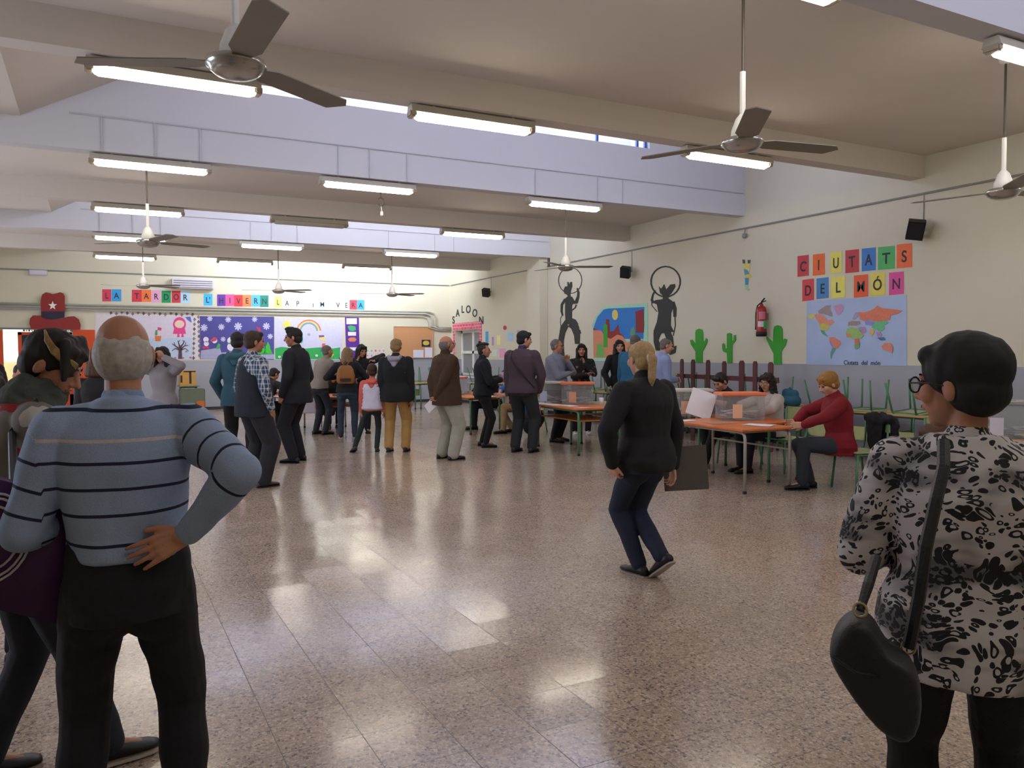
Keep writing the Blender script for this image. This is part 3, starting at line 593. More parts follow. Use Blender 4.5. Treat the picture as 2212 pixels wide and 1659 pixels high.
cowboy('left dark grey cowboy silhouette with lasso, behind the hanging fan', 1130, 560, 7.54,
  [[(735,600),(800,610),(835,670),(800,760),(800,960),(860,985),(905,1060),(700,1060),(690,900),(690,700),(640,720),(690,640)],
   [(690,990),(740,1095),(690,1200),(665,1330),(665,1440),(682,1580),(610,1570),(578,1440),(585,1280),(615,1100)],
   [(740,1095),(800,985),(870,1010),(915,1110),(930,1250),(925,1380),(850,1380),(835,1240),(790,1130)],
   [(735,600),(715,575),(680,560),(665,500),(690,445),(730,440),(725,370),(745,375),(755,420),(775,370),(800,370),(805,440),(785,500),(775,560),(775,610)]],
  [([(690,650),(635,740),(630,850),(650,920)],[40,40,34,26]),([(820,700),(870,700),(900,610),(905,540),(885,470)],[60,60,40,34,20]),([(800,830),(850,790),(870,740)],[16,18,20]),([(925,1150),(940,1210)],[14,20])],
  [([(770,555)]+[(770+190*math.sin(a), 345-215*math.cos(a)) for a in [2.85-k*.32 for k in range(18)]],12),([(640,915),(612,960),(612,1040),(618,1100)],8)])
cowboy('right dark grey cowboy silhouette swinging a lasso above its hat', 1300, 540, 4.424,
  [[(590,470),(650,470),(700,510),(665,600),(660,720),(690,780),(550,800),(500,770),(530,690),(545,600),(530,520),(480,500),(520,478)],
   [(640,745),(680,830),(690,920),(715,915),(705,985),(650,1003),(640,900),(610,820),(590,765)],
   [(500,770),(530,690),(600,720),(585,770),(560,820),(545,860),(555,900),(560,960),(520,960),(500,880),(498,800)],
   [(585,475),(590,440),(560,410),(550,350),(570,375),(598,328),(618,380),(660,330),(700,325),(705,350),(670,410),(640,440),(640,480)]],
  [([(675,500),(700,560),(700,640)],[44,34,26]),([(500,500),(480,480),(490,430),(512,385)],[30,22,16,12])],
  [([(612+140*math.sin(a), 303-145*math.cos(a)) for a in [k*2*pi/22 for k in range(23)]],14),([(700,630),(705,720),(685,820)],8),([(478,470),(480,530),(530,590)],7)])
# desert painting
t = thing('desert_painting', 'desert painting with blue sky, yellow sun, red rocks and green cactus, peeling at its left', 'painting', wp('R',1340,715))
dz = lambda l: [(1300+x/4.424, 540+y/4.424) for x, y in l]
onthing(t, 'backing', 'R', dz([(-95,720),(-60,640),(0,560),(30,540),(440,505),(445,1060),(-80,1062),(-82,760)]), paper('a4dcc0'), .003, .003)
onthing(t, 'sky', 'R', dz([(-75,740),(-40,640),(20,570),(60,560),(410,545),(400,850),(200,850),(-70,850)]), paper('2a7cd0'), .007)
onthing(t, 'sun', 'R', dz(circ(130,620,28,50)), paper('e0d068'), .010)
redr = paper('8c2c2c')
onthing(t, 'rock', 'R', dz([(325,590),(400,565),(410,700),(405,790),(330,790)]), redr, .010)
onthing(t, 'rock', 'R', dz([(-78,745),(-20,770),(30,790),(45,660),(75,665),(85,780),(120,770),(160,710),(175,790),(215,820),(215,900),(-78,900)]), redr, .009)
onthing(t, 'sand', 'R', dz([(-78,765),(0,770),(40,830),(90,850),(150,810),(200,820),(240,880),(400,860),(410,1030),(-75,1030)]), paper('d88c6c'), .011)
onthing(t, 'cactus', 'R', dz([(20,930),(20,720),(40,700),(60,720),(60,930)]), paper('38a838'), .013)
onthing(t, 'bush', 'R', dz([(-50,1020),(-40,900),(0,890),(30,960),(30,1020)]), paper('70b45c'), .013)
onthing(t, 'bush', 'R', dz([(270,810),(285,750),(310,730),(325,780),(320,830)]), paper('5c9c8c'), .013)
# paper seahorse-like streamer
t = thing('paper_figure', 'small blue and yellow cut-paper figure hanging on the right wall between cowboy and letters', 'wall decoration', wp('R',1613,590))
sz = lambda l: [(1300+x/4.424, 540+y/4.424) for x, y in l]
for nm, p, c in (('ear',[(1345,90),(1370,95),(1372,130),(1350,130)],'5a5a60'),('ear',[(1395,95),(1425,95),(1420,125),(1398,130)],'5a5a60'),('head',[(1340,150),(1365,130),(1420,135),(1415,200),(1390,215),(1365,180)],'e0d47a'),('belly',[(1360,180),(1395,190),(1410,230),(1370,240)],'5a9cc8'),('fin',[(1365,235),(1415,230),(1435,260),(1390,272)],'d8cc48'),('tail',[(1370,265),(1405,270),(1400,330),(1372,335)],'4a98c0'),('curl',[(1368,335),(1395,335),(1400,370),(1420,375),(1405,392),(1375,380)],'a0d0a8')): onthing(t, nm, 'R', sz(p), paper(c), .004+.001*len(nm)%.003, .002)
# cactus cut-outs
cg = mat('cactus_green','3aa32e',.7,var=.03)
for lb, p in (('wide green cactus cut-out left of the small one',[(900,1075),(900,970),(855,900),(848,860),(870,858),(900,905),(898,790),(905,765),(930,752),(960,760),(972,790),(972,890),(1000,842),(1016,855),(1005,900),(965,975),(965,1080)]),
   ('small thin green cactus cut-out in the middle of the three',[(1205,1082),(1200,985),(1165,970),(1155,940),(1155,900),(1168,890),(1180,905),(1182,940),(1200,940),(1200,800),(1225,792),(1245,800),(1248,880),(1262,860),(1265,815),(1285,812),(1285,860),(1250,910),(1250,1082)]),
   ('tall green cactus cut-out beneath the fire extinguisher',[(1648,1092),(1645,990),(1600,900),(1575,845),(1580,825),(1640,880),(1645,760),(1655,730),(1685,718),(1715,728),(1730,760),(1732,870),(1750,845),(1775,855),(1760,910),(1720,970),(1722,1095)])):
    t = thing('cactus_cutout', lb, 'wall decoration', wp('R',*dz([p[0]])[0]), 0, 'green cactus cut-outs'); onthing(t, 'cutout', 'R', dz(p), cg, .004, .01)
# fire extinguisher
e0 = at(1645,690,X=XR-.12); t = thing('fire_extinguisher', 'red fire extinguisher with green label hung on the right wall', 'fire extinguisher', e0)
rd = mat('extinguisher_red','a31a26',.3)
bm = B(); lathe(bm, [(.03,-.26),(.075,-.25),(.08,-.18),(.08,.14),(.065,.19),(.03,.215),(.02,.25)], n=28); obj('cylinder', bm, rd, t, True)
bm = B(); lathe(bm, [(.07,-.27),(.084,-.265),(.084,-.2),(.08,-.195)]); obj('base', bm, mat('black_rubber','18181c',.6), t, True)
bm = B(); tube(bm, [(0,0,.24),(0,0,.28),(.0,-.06,.33)], .012); tube(bm, [(0,0,.27),(0,-.09,.29)], .009); obj('handle', bm, mat('black_rubber','18181c',.6), t)
bm = B(); tube(bm, [(0,.02,.26),(0,.09,.22),(-.02,.1,.1),(-.03,.09,-.1),(-.04,.085,-.16)], .011); obj('hose', bm, mat('black_rubber','18181c',.6), t, True)
for nm, z0, z1, a0, a1, c in (('label',-.15,-.02,-1.9,-.6,'2cc05c'),('label',-.12,-.03,-3.1,-1.95,'d8d0d4'),('label',.0,.12,-2.9,-1.6,'d07888')):
    bm = B(); n_ = 8; pr_ = [[V((.0815*math.cos(a0+(a1-a0)*k/n_), .0815*math.sin(a0+(a1-a0)*k/n_), z)) for z in (z0,z1)] for k in range(n_+1)]
    for a, b in zip(pr_, pr_[1:]): bm.faces.new([bm.verts.new(v) for v in (a[0],b[0],b[1],a[1])])
    obj(nm, bm, mat('lab_'+c, c, .5), t)
bm = B(); box(bm, (.07,-.03,.0), (.12,.03,.1)); obj('bracket', bm, pipe_d, t)
# speakers
for (px, py, s, lb) in ((1978,496,1.0,'black box speaker on the right wall above the S card'),(1351,588,.9,'black box speaker between the two lasso cowboys'),(1050,632,.9,'black box speaker above the SALOON window')):
    p = at(px, py, X=XR-.16); t = thing('wall_speaker', lb, 'speaker', p, 0, 'black wall speakers')
    R = M.Rotation(math.radians(35),4,'Z')@M.Rotation(math.radians(-22),4,'Y')@M.Rotation(math.radians(10),4,'X')
    bm = B(); prism(bm, [R@V(q)*s for q in ((-.07,-.1,-.12),(-.07,.1,-.12),(-.09,.1,.12),(-.09,-.1,.12))], R.to_3x3()@V((1,0,0)), .16*s); obj('cabinet', bm, mat('speaker_black','121216',.6), t)
    bm = B(); prism(bm, [R@V(q)*s for q in ((-.075,-.085,-.105),(-.075,.085,-.105),(-.095,.085,.105),(-.095,-.085,.105))], R.to_3x3()@V((-1,0,0)), .008); obj('grille', bm, mat('speaker_grille','1c1c24',.8,bump=.4,bscale=300), t)
    bm = B(); tube(bm, [(.04,0,0),(.155,0,.03)], .014); tube(bm, [(.15,0,.03),(.155,0,3.45-p.z)], .005, 6); obj('mount', bm, pipe_d, t)
t = thing('wall_lamp', 'small grey swivel lamp hanging from the conduit right of the paper figure', 'lamp', at(1608,508,X=XR-.05))
bm = B(); lathe(bm, [(.01,.03),(.035,.02),(.04,-.03),(.02,-.05)]); obj('head', bm, pipe_d, t, True); bm = B(); tube(bm, [(0,0,.02),(.02,0,.1),(.04,0,.12)], .008); obj('arm', bm, pipe_d, t)
_q = at(1184,567,X=XR-.235); bm = B(); box(bm, (_q.x-.02,_q.y-.06,_q.z-.1), (XR-.219,_q.y,_q.z+.1)); struct('trim_bracket', bm, rod_m)
# ------------------------------------------------------------------ school furniture
TH = .665
topm = mat('table_top_orange','d8793c',.35,var=.08,scale=5); topn = mat('table_top_pale_wood','cfa878',.4,var=.06,scale=5)
legw = mat('frame_pale_grey','a9a89c',.4,.3); legg = mat('frame_green','4f8a62',.4); seatg = mat('chair_pale_green','b6bd86',.5,var=.05)
edge_m = mat('table_edge','b0763f',.6)
def table(label, cx, cy, L, W, rz, lm=legg, tm=topm, group='school tables used as polling tables', shelf=False):
    t = thing('school_table', label, 'table', (cx,cy,0), math.radians(rz), group)
    bm = B(); box(bm, (-L/2,-W/2,TH-.022), (L/2,W/2,TH), bev=.006); obj('tabletop', bm, tm, t)
    for s in (-1, 1):
        x = s*(L/2-.07); 
        bm = B(); tube(bm, [(x,-W/2+.12,TH-.04),(x,W/2-.12,TH-.04)], .014); obj('side_rail', bm, lm, t)
        for q in (-1, 1):
            y = q*(W/2-.04); bm = B()
            tube(bm, [(x,y-q*.08,TH-.04),(x,y-q*.035,TH-.045),(x,y-q*.01,TH-.065),(x,y,TH-.11),(x,y,.02)], .0165, 10); obj('leg', bm, lm, t, True)
            bm = B(); lathe(bm, [(.02,0),(.022,.01),(.02,.03)], (x,y,0), 10); obj('foot_cap', bm, mat('black_rubber','18181c',.6), t)
    for q in (-1, 1):
        bm = B(); tube(bm, [(-L/2+.07,q*(W/2-.12),TH-.04),(L/2-.07,q*(W/2-.12),TH-.04)], .012, 8); obj('cross_rail', bm, lm, t)
    bm = B(); tube(bm, [(L/2-.07,-W/2+.04,TH-.24),(L/2-.07,W/2-.04,TH-.24)], .010, 6); obj('brace', bm, lm, t)
    if shelf:
        bm = B(); box(bm, (-L/2+.1,-W/2+.08,TH-.19), (L/2-.1,W/2-.08,TH-.175)); obj('shelf', bm, edge_m, t)
    return t
SH = .40
chair_protos = {}
def make_chair(lm, sm, key):
    t = thing('school_chair', 'x', 'chair', (0,0,0), 0)
    bm = B(); box(bm, (-.19,-.18,SH-.015), (.19,.19,SH), bev=.006)
    for v in bm.verts: v.co.z += .012*abs(v.co.y)/.19
    obj('seat', bm, sm, t)
    bm = B(); R = []
    for z in (SH+.2,SH+.26,SH+.34,SH+.37): R.append([(x*(1 if z<SH+.36 else .85), -.205-.03*(z-SH)-(.03*(1-(x/.18)**2))+d, z) for d, xs in ((0,(-.18,-.09,0,.09,.18)),(-.012,(.18,.09,0,-.09,-.18))) for x in xs])
    ring_loft(bm, R); obj('backrest', bm, sm, t)
    for s in (-1,1):
        bm = B(); tube(bm, [(s*.17,.17,SH-.02),(s*.19,.2,0)], .0125); obj('leg', bm, lm, t, True)
        bm = B(); tube(bm, [(s*.17,-.15,SH-.02),(s*.19,-.22,0)], .0125); obj('leg', bm, lm, t, True)
        bm = B(); tube(bm, [(s*.165,-.12,SH-.015),(s*.165,-.18,SH+.02),(s*.165,-.2,SH+.1),(s*.165,-.215,SH+.36)], .011); obj('back_post', bm, lm, t, True)
    bm = B(); tube(bm, [(-.17,.17,SH-.022),(.17,.17,SH-.022),(.17,-.15,SH-.022),(-.17,-.15,SH-.022),(-.17,.17,SH-.022)], .009, 6); obj('seat_frame', bm, lm, t)
    return t
def chair(label, x, y, rz, kind='green', z=0, flip=False, group='green school chairs', tilt=0):
    key = kind
    if key not in chair_protos:
        chair_protos[key] = t = make_chair(legg if kind=='green' else legw, seatg if kind=='green' else topn, key)
    else:
        p = chair_protos[key]; t = p.copy(); COL.objects.link(t)
        for ch in p.children: c = ch.copy(); COL.objects.link(c); c.parent = t
    t['label'] = label; t['group'] = group
    t.location = (x,y,z+(SH+.012 if flip else 0)); t.rotation_euler = (pi+math.radians(tilt) if flip else 0, 0, math.radians(rz))
    return t
paper_m = mat('white_paper','e6e4ea',.6,var=.02)
def sheets(label, x, y, z, rz, w_=.21, l=.297, n=1, m=None, cat='paper', group='ballot papers on the tables'):
    t = thing('paper_sheets', label, cat, (x,y,z), math.radians(rz), group); bm = B()
    for k in range(n):
        box(bm, (-w_/2,-l/2,.0015*k+.001), (w_/2,l/2,.0015*k+.0022), M.Rotation(math.radians(random.uniform(-7,7)),4,'Z')@M.Translation((random.uniform(-.01,.01),random.uniform(-.01,.01),0)))
    obj('sheet', bm, m or paper_m, t); return t
lidm = mat('ballot_lid_orange','f08a5c',.4,var=.03)
def acryl():
    m = bpy.data.materials.new('clear_plastic'); m.use_nodes = True; b = m.node_tree.nodes['Principled BSDF']
    b.inputs['Base Color'].default_value = (.55,.6,.6,1); b.inputs['Roughness'].default_value = .08; b.inputs['Alpha'].default_value = .17; return m
acm = acryl()
def ballot(label, x, y, rz, lid=None, lab='e8b496', H=.30, z=TH):
    t = thing('ballot_box', label, 'ballot box', (x,y,z), math.radians(rz), 'clear plastic ballot boxes'); bm = B()
    w_, l = .24, .17
    for lo, hi in (((-w_,-l,0),(w_,-l+.006,H)),((-w_,l-.006,0),(w_,l,H)),((-w_,-l+.006,0),(-w_+.006,l-.006,H)),((w_-.006,-l+.006,0),(w_,l-.006,H)),((-w_,-l,0),(w_,l,.006))): box(bm, lo, hi)
    obj('clear_body', bm, acm, t)
    bm = B(); box(bm, (-w_-.02,-l-.02,H), (w_+.02,l+.02,H+.035), bev=.01); box(bm, (-.1,-.012,H+.034), (.1,.012,H+.04)); obj('lid', bm, lid or lidm, t)
    bm = B(); box(bm, (-.13,-l-.004,.03), (-.02,-l-.001,.19)); obj('label_sticker', bm, mat('sticker_'+lab, lab, .6), t)
    bm = B()
    for k in range(26): 
        R = M.Translation((random.uniform(-.17,.17),random.uniform(-.1,.1),.012+.0035*k))@M.Rotation(random.uniform(0,3),4,'Z')@M.Rotation(random.uniform(-.15,.15),4,'X'); box(bm, (-.055,-.08,0), (.055,.08,.0015), R)
    o = obj('envelopes', bm, paper_m, t); o['kind'] = 'stuff'
    return t
redm = mat('sign_border_red','e2503c',.6); ink = mat('sign_ink','3c3e48',.7)
def sign(label, p, rz, w_, h, txt, border=redm, base='d8d6e4'):
    """paper sign hanging from a table edge, top centre at p, facing local -Y"""
    t = thing('paper_sign', label, 'sign', p, math.radians(rz), 'polling table signs')
    bm = B(); box(bm, (-w_/2,-.004,-h), (w_/2,-.001,.0)); obj('border', bm, border, t)
    bm = B(); box(bm, (-w_/2+.012,-.0055,-h+.012), (w_/2-.012,-.004,-.012)); obj('sheet', bm, mat('sheet_'+base, base, .6), t)
    for s, sz, x, z, b in txt:
        me = text_mesh(s, sz, .0006, b); me.materials.clear(); me.materials.append(ink); me.transform(M.Translation((x,-.0065,z))@M.Rotation(pi/2,4,'X'))
        o = bpy.data.objects.new('lettering', me); COL.objects.link(o); o.parent = t
    return t
# --- right polling table (two tables side by side) ---
table('orange-topped polling table with pale grey legs and hanging MESA sign, nearest at right', 6.17, 6.58, .74, 1.32, -3, legw)
table('second orange school table behind the MESA table, carrying the ballot box', 6.83, 6.98, .56, 1.30, -3, legg)
ballot('clear ballot box with orange lid and peach label on the nearest right table', 6.61, 6.86, -27, lab='f0c4a4', H=.285)
ballot('clear ballot box with whitish lid, partly hidden by the walking woman', 6.50, 7.60, -32, mat('lid_white','cfc8c0',.4))
sign('red-edged white MESA sign hanging from the nearest right table', (5.79,7.18,TH-.01), -93, .34, .26, (('MESA',.075,-.05,-.12,.004),('U',.075,-.09,-.19,.004),('ELECTORAL',.025,-.06,-.05,0)))
sheets('loose white sheets on the table corner under the red-sweater woman hand', 6.28, 6.22, TH, 20, n=4)
sheets('brownish ballot list lying in front of the orange-lidded ballot box', 6.12, 6.65, TH, -12, .3, .24, 2, mat('list_brown','b88a72',.7))
sheets('small pile of white ballots beside the MESA sign', 5.98, 7.05, TH, 8, .2,.14, 3)
t = sheets('big pale paper the seated boy holds up', 6.42, 7.30, TH+.012, 10, .30, .34, 1)
t.rotation_euler = (math.radians(66), math.radians(24), math.radians(-40)); t.location.z = TH+.17
# --- middle polling table ---
table('polling table with green legs and papers in front of the man in grey shirt', 6.28, 9.92, .72, 1.34, -3, legg, shelf=True)
table('pale wooden table with green shelf frame right of the middle ballot box', 7.0, 9.95, .62, 1.2, -3, legg, topn, shelf=True)
ballot('clear ballot box with orange lid on the middle table', 6.52, 10.22, -32, lab='d8a080')
ballot('clear ballot box with white lid at the left end of the middle table', 6.30, 10.72, -32, mat('lid_white','cfc8c0',.4), lab='b8c4d8')
sign('red-edged white sign hanging at the left end of the middle table', (5.90,10.42,TH-.01), -90, .30, .27, (('MESA',.06,-.03,-.11,.003),('B',.07,0,-.18,.004)))
sheets('row of white ballot piles at the left of the middle table', 6.06, 10.3, TH, 4, .2, .6, 4)
sheets('white ballots lying near the middle ballot box', 6.15, 9.85, TH, -6, .16, .3, 3)
sheets('pinkish sheets on the near corner of the middle table', 6.1, 9.42, TH, 3, .24, .2, 3, mat('pink_paper','dcb4b4',.7))
t = thing('paper_cup', 'small white cup beside the middle ballot box', 'cup', (6.78,9.95,TH)); bm = B(); lathe(bm, [(.03,0),(.038,.10),(.034,.10),(.027,.008)]); obj('cup', bm, paper_m, t, True)
# --- table behind the mohawk man ---
table('orange-topped table with green legs behind the man with the topknot', 6.15, 13.3, .7, 1.4, -3, legg)
ballot('clear ballot box with reddish lid behind the brown-jacket man', 5.98, 13.75, -35, mat('lid_red','d86a60',.4), lab='e0a890')
sheets('white sheets under the blue-shirt seated man arm', 6.25, 12.75, TH, 5, n=3)
# --- left polling table ---
table('orange-topped polling table with pale legs behind the backpack woman', 4.02, 14.75, .72, 1.3, -3, legw, shelf=True)
table('polling table with pale legs behind the man in the dark jacket', 3.28, 15.0, .7, 1.3, -3, legw)
sign('grey paper sign on the front of the left polling table', (3.32,14.3,TH-.01), -20, .34, .28, (('MESA',.05,-.05,-.1,.003),('C',.06,-.05,-.18,.003)), mat('sign_border_pink','b0808c',.6), 'b4b0b8')
ballot('clear ballot box on the left polling table seen beside the backpack woman', 3.55, 15.2, -25, mat('lid_peach','e8a888',.4))
sheets('white sheets on the left polling table by the seated dark-haired person', 3.0, 14.9, TH, 15, n=3)
t = thing('folder', 'dark grey-green folder on the orange table behind the backpack woman', 'folder', (4.05,14.45,TH), .3); bm = B(); box(bm, (-.16,-.12,0), (.16,.12,.04), bev=.006); obj('cover', bm, mat('folder_grey','4a544e',.6), t)
# --- tables and upturned chairs along the walls ---
ci = [0]
def stack_table(x, y, rz, n, where, L=1.2, W=.55):
    table('school table with upturned chairs, '+where, x, y, L, W, rz, legg, topn, 'tables pushed to the wall with upturned chairs')
    c, s = math.cos(math.radians(rz)), math.sin(math.radians(rz)); nm = ['first','second','third']
    for k in range(n):
        dx = (-.32,.32,0)[k] if n > 1 else 0
        chair('upturned green chair, %s on the table %s' % (nm[k], where), x+dx*c-.1*s, y+dx*s+.1*c, rz+(5,-4,3)[k], 'green', TH, True, 'chairs upturned on tables along the walls', (0,-6,4)[k])
stack_table(9.05, 7.3, 90, 2, 'under the world map'); stack_table(9.02, 6.0, 90, 2, 'under the right end of the map')
stack_table(9.05, 8.9, 90, 2, 'under the tall cactus'); stack_table(9.05, 10.4, 90, 2, 'behind the picket fence middle'); stack_table(9.05, 11.8, 90, 2, 'behind the picket fence left end')
stack_table(9.05, 13.3, 90, 2, 'below the desert painting'); stack_table(9.05, 15.0, 90, 2, 'below the left cowboy')
stack_table(7.9, 19.6, 15, 2, 'left of the window'); stack_table(6.7, 19.3, 8, 2, 'behind the brown-jacket man'); stack_table(8.95, 18.4, 90, 2, 'below the window')
# free chairs
chair('green chair with a dark coat over its back behind the red-sweater woman', 7.12, 5.62, 78, 'green')
chair('green chair holding the black bag right of the coat chair', 7.55, 5.0, 120, 'green')
chair('green chair under the boy in black', 7.34, 7.62, 90, 'green')
chair('green chair under the curly-haired woman', 7.40, 6.92, 90, 'green')
chair('pale green chair standing empty behind the middle table', 7.5, 10.55, 100, 'green')
chair('second pale green chair right of the middle table', 7.6, 9.75, 80, 'green')
chair('green chair under the seated man in blue shirt', 7.05, 12.62, 95, 'green')
chair('green chair under the ginger-haired seated person', 6.9, 13.4, 95, 'green')
chair('pale chair under the seated dark-haired person at left', 2.72, 15.45, -85, 'pale', group='pale school chairs')
chair('pale chair with black coat behind the left polling table', 4.15, 15.85, 175, 'pale', group='pale school chairs')
# coats and bags on chairs
coatm = mat('black_coat_cloth','16171b',.85,var=.2,bump=.4,bscale=30); bagm = mat('black_bag_leather','17181c',.5,bump=.2,bscale=200); brownbag = mat('brown_bag','5a4034',.7,var=.2,bump=.3)
def blob(name, prims, m, parent, vox=.012, disp=.006, freq=9, sm=4):
    bm = B()
    for p in prims:
        if p[0] == 'c': cap_seg(bm, *p[1:])
        else: ell(bm, *p[1:])
    return remesh_obj(name, bm, m, parent, vox, disp, freq, sm)
def remesh_obj(name, bm, m, parent, vox, disp=0, freq=9, sm=3, stretch=(1,1,1)):
    me = bpy.data.meshes.new(name); bmesh.ops.recalc_face_normals(bm, faces=bm.faces); bm.to_mesh(me); bm.free()
    o = bpy.data.objects.new(name, me); COL.objects.link(o)
    r = o.modifiers.new('r', 'REMESH'); r.mode = 'VOXEL'; r.voxel_size = vox; r.use_smooth_shade = True
    if sm: s = o.modifiers.new('s', 'SMOOTH'); s.factor = .5; s.iterations = sm
    dg = bpy.context.evaluated_depsgraph_get(); me2 = bpy.data.meshes.new_from_object(o.evaluated_get(dg)); o.modifiers.clear(); o.data = me2; bpy.data.meshes.remove(me); me2.name = name
    n = len(me2.vertices); co = np.empty(n*3, np.float32); me2.vertices.foreach_get('co', co); co = co.reshape(-1,3)
    if disp:
        no = np.empty(n*3, np.float32); me2.vertices.foreach_get('normal', no); no = no.reshape(-1,3)
        off = V((random.random()*50, random.random()*50, 0)); nz = noise.noise; st = stretch
        d = np.array([nz(V((c[0]*freq*st[0], c[1]*freq*st[1], c[2]*freq*st[2]))+off)+.4*nz(V((c[0]*freq*2.3, c[1]*freq*2.3, c[2]*freq*2.3*st[2]))+off) for c in co.tolist()], np.float32)
        co = co+no*(d*disp)[:,None]; me2.vertices.foreach_set('co', co.ravel())
    me2.materials.clear(); me2.materials.append(m); me2.polygons.foreach_set('use_smooth', [True]*len(me2.polygons)); me2.update()
    if parent is not None: o.parent = parent
    return o
def coat(label, x, y, rz, m=coatm, z=0):
    t = thing('hanging_coat', label, 'coat', (x,y,z), math.radians(rz), 'coats over chair backs')
    blob('cloth', [('c',(-.17,-.2,.74),(.17,-.2,.74),.05,.05),('c',(-.16,-.24,.7),(-.12,-.27,.22),.07,.06,14,((0,1,0),.6)),('c',(.14,-.24,.7),(.1,-.26,.25),.08,.07,14,((0,1,0),.6)),('c',(0,-.24,.7),(0,-.27,.24),.11,.09,14,((0,1,0),.5)),('c',(-.02,-.25,.3),(.02,-.24,.08),.08,.03),('c',(0,-.15,.7),(0,-.14,.5),.12,.1,14,((0,1,0),.4))], m, t, .012, .012, 14); return t
coat('black coat hanging over the chair back behind the red-sweater woman', 7.14, 5.60, 78)
coat('black coat over the chair at the left polling table', 4.15, 15.87, 175)
t = thing('handbag', 'dark brown slouchy handbag on a chair right of the hanging coat', 'bag', (7.62,5.12,SH+.01)); blob('bag_body', [('e',(0,0,.13),(.19,.12,.13)),('c',(-.1,0,.2),(.1,0,.24),.09,.08)], brownbag, t, .012, .015, 12)
t = thing('black_bag', 'large black bag standing against the chair under the world map', 'bag', (8.0,5.2,0)); blob('bag_body', [('c',(-.15,0,.15),(.15,0,.15),.14,.14),('c',(-.13,0,.5),(.14,0,.62),.12,.13),('c',(.1,0,.4),(.15,0,.72),.1,.1)], coatm, t, .014, .015, 10)
t = thing('backpack', 'black backpack under the middle table behind the topknot man', 'bag', (6.75,12.0,.0)); blob('bag_body', [('e',(0,0,.3),(.2,.16,.2)),('e',(-.05,0,.2),(.17,.14,.18))], coatm, t, .014, .012, 10)
# table at the far right edge with ballot box and sign
table('pale table behind the leopard-jacket woman, with upturned green chair', 7.35, 4.15, .7, 1.3, -8, legg, topn)
ballot('clear box behind the neck of the leopard-jacket woman', 7.3, 4.25, -50, mat('lid_clear','a0a09c',.3), lab='d8d6e4')
sign('white paper sign on the pale table beside the leopard collar', (6.985,4.35,TH+.04), -98, .22, .17, (('MESA',.05,0,-.09,.003),), mat('sheet_d8d6e4','d8d6e4',.6))
t = thing('storage_shelf', 'pale wooden shelf unit with boxes at the right edge behind the leopard woman', 'shelf', (9.2,4.05,0)); wd = mat('shelf_wood','c08a5a',.5,var=.08)
for s in (-1,1): bm = B(); box(bm, (-.2,s*.55-.012,0), (.2,s*.55+.012,1.3)); obj('side_panel', bm, wd, t)
for z in (.08,.5,.9,1.28): bm = B(); box(bm, (-.2,-.54,z), (.2,.54,z+.025)); obj('shelf_board', bm, wd, t)
for z, c, l in ((.53,'c8a880','tan'),(.93,'e08040','orange')):
    q = thing('storage_box', l+' cardboard box on the wooden shelf at the right edge', 'box', (9.17,4.3,z), 0, 'boxes on the shelf'); bm = B(); box(bm, (-.15,-.2,0), (.15,.2,.22), bev=.008); obj('carton', bm, mat('carton_'+c, c, .8), q)
# yellow box on a small desk at the back wall
table('small greenish desk against the back wall carrying a yellow box', 2.02, 21.3, .5, .5, 0, legg, mat('desk_green','7c8c74',.6))
t = thing('yellow_box', 'yellow cardboard box with dark vertical band on the desk by the back wall', 'box', (2.0,21.3,TH)); bm = B(); box(bm, (-.19,-.16,0), (.19,.16,.38), bev=.008); obj('carton', bm, mat('carton_yellow','c89a4e',.8), t)
bm = B(); box(bm, (.03,-.165,.05), (.08,-.16,.37)); box(bm, (-.1,-.165,.34), (.18,-.16,.37)); box(bm, (-.175,-.165,.08), (-.13,-.16,.26)); obj('dark_band', bm, mat('band_dark','2c2c30',.6), t)
t = thing('crate', 'grey-green crate under the desk with the yellow box', 'crate', (2.05,20.9,0)); bm = B(); box(bm, (-.28,-.16,0), (.3,.16,.60), bev=.02); obj('crate_body', bm, mat('crate_green','66705c',.7), t)
bm = B(); box(bm, (.1,-.165,.12), (.28,-.16,.3)); obj('orange_panel', bm, mat('crate_orange','c86c28',.7), t)
# brown picket fence leaning in front of the upturned chairs
t = thing('picket_fence', 'dark brown cut-out picket fence under the green cactus cut-outs', 'fence', (8.62,10.2,0)); fm = mat('fence_brown','5c3436',.7,var=.08)
fz = V(t.location); Xf = 8.62
def fpt(x, y): return at(1450+x/5.185, 760+y/5.185, X=Xf)-fz
for x, w_, y0 in ((125,34,80),(250,40,85),(418,40,90),(600,42,105),(795,54,98),(945,44,105),(1120,52,115)):
    bm = B(); y1 = y0+26; p = [fpt(x-w_/2,y1),fpt(x-w_/4,y0),fpt(x+w_/4,y0),fpt(x+w_/2,y1)]; lo = [V((q.x,q.y,.0)) for q in (p[3],p[0])]; prism(bm, p+lo, (-1,0,0), .02); obj('picket', bm, fm, t)
bm = B(); p = [fpt(60,245),fpt(1190,290),fpt(1195,350),fpt(60,290)]; prism(bm, [q+V((.01,0,0)) for q in p], (1,0,0), .02); obj('rail', bm, fm, t)
bm = B(); p = [V((.01,a,z)) for a, z in ((p[0].y,.25),(p[1].y,.25),(p[1].y,.35),(p[0].y,.35))]; prism(bm, p, (1,0,0), .02); obj('rail', bm, fm, t)
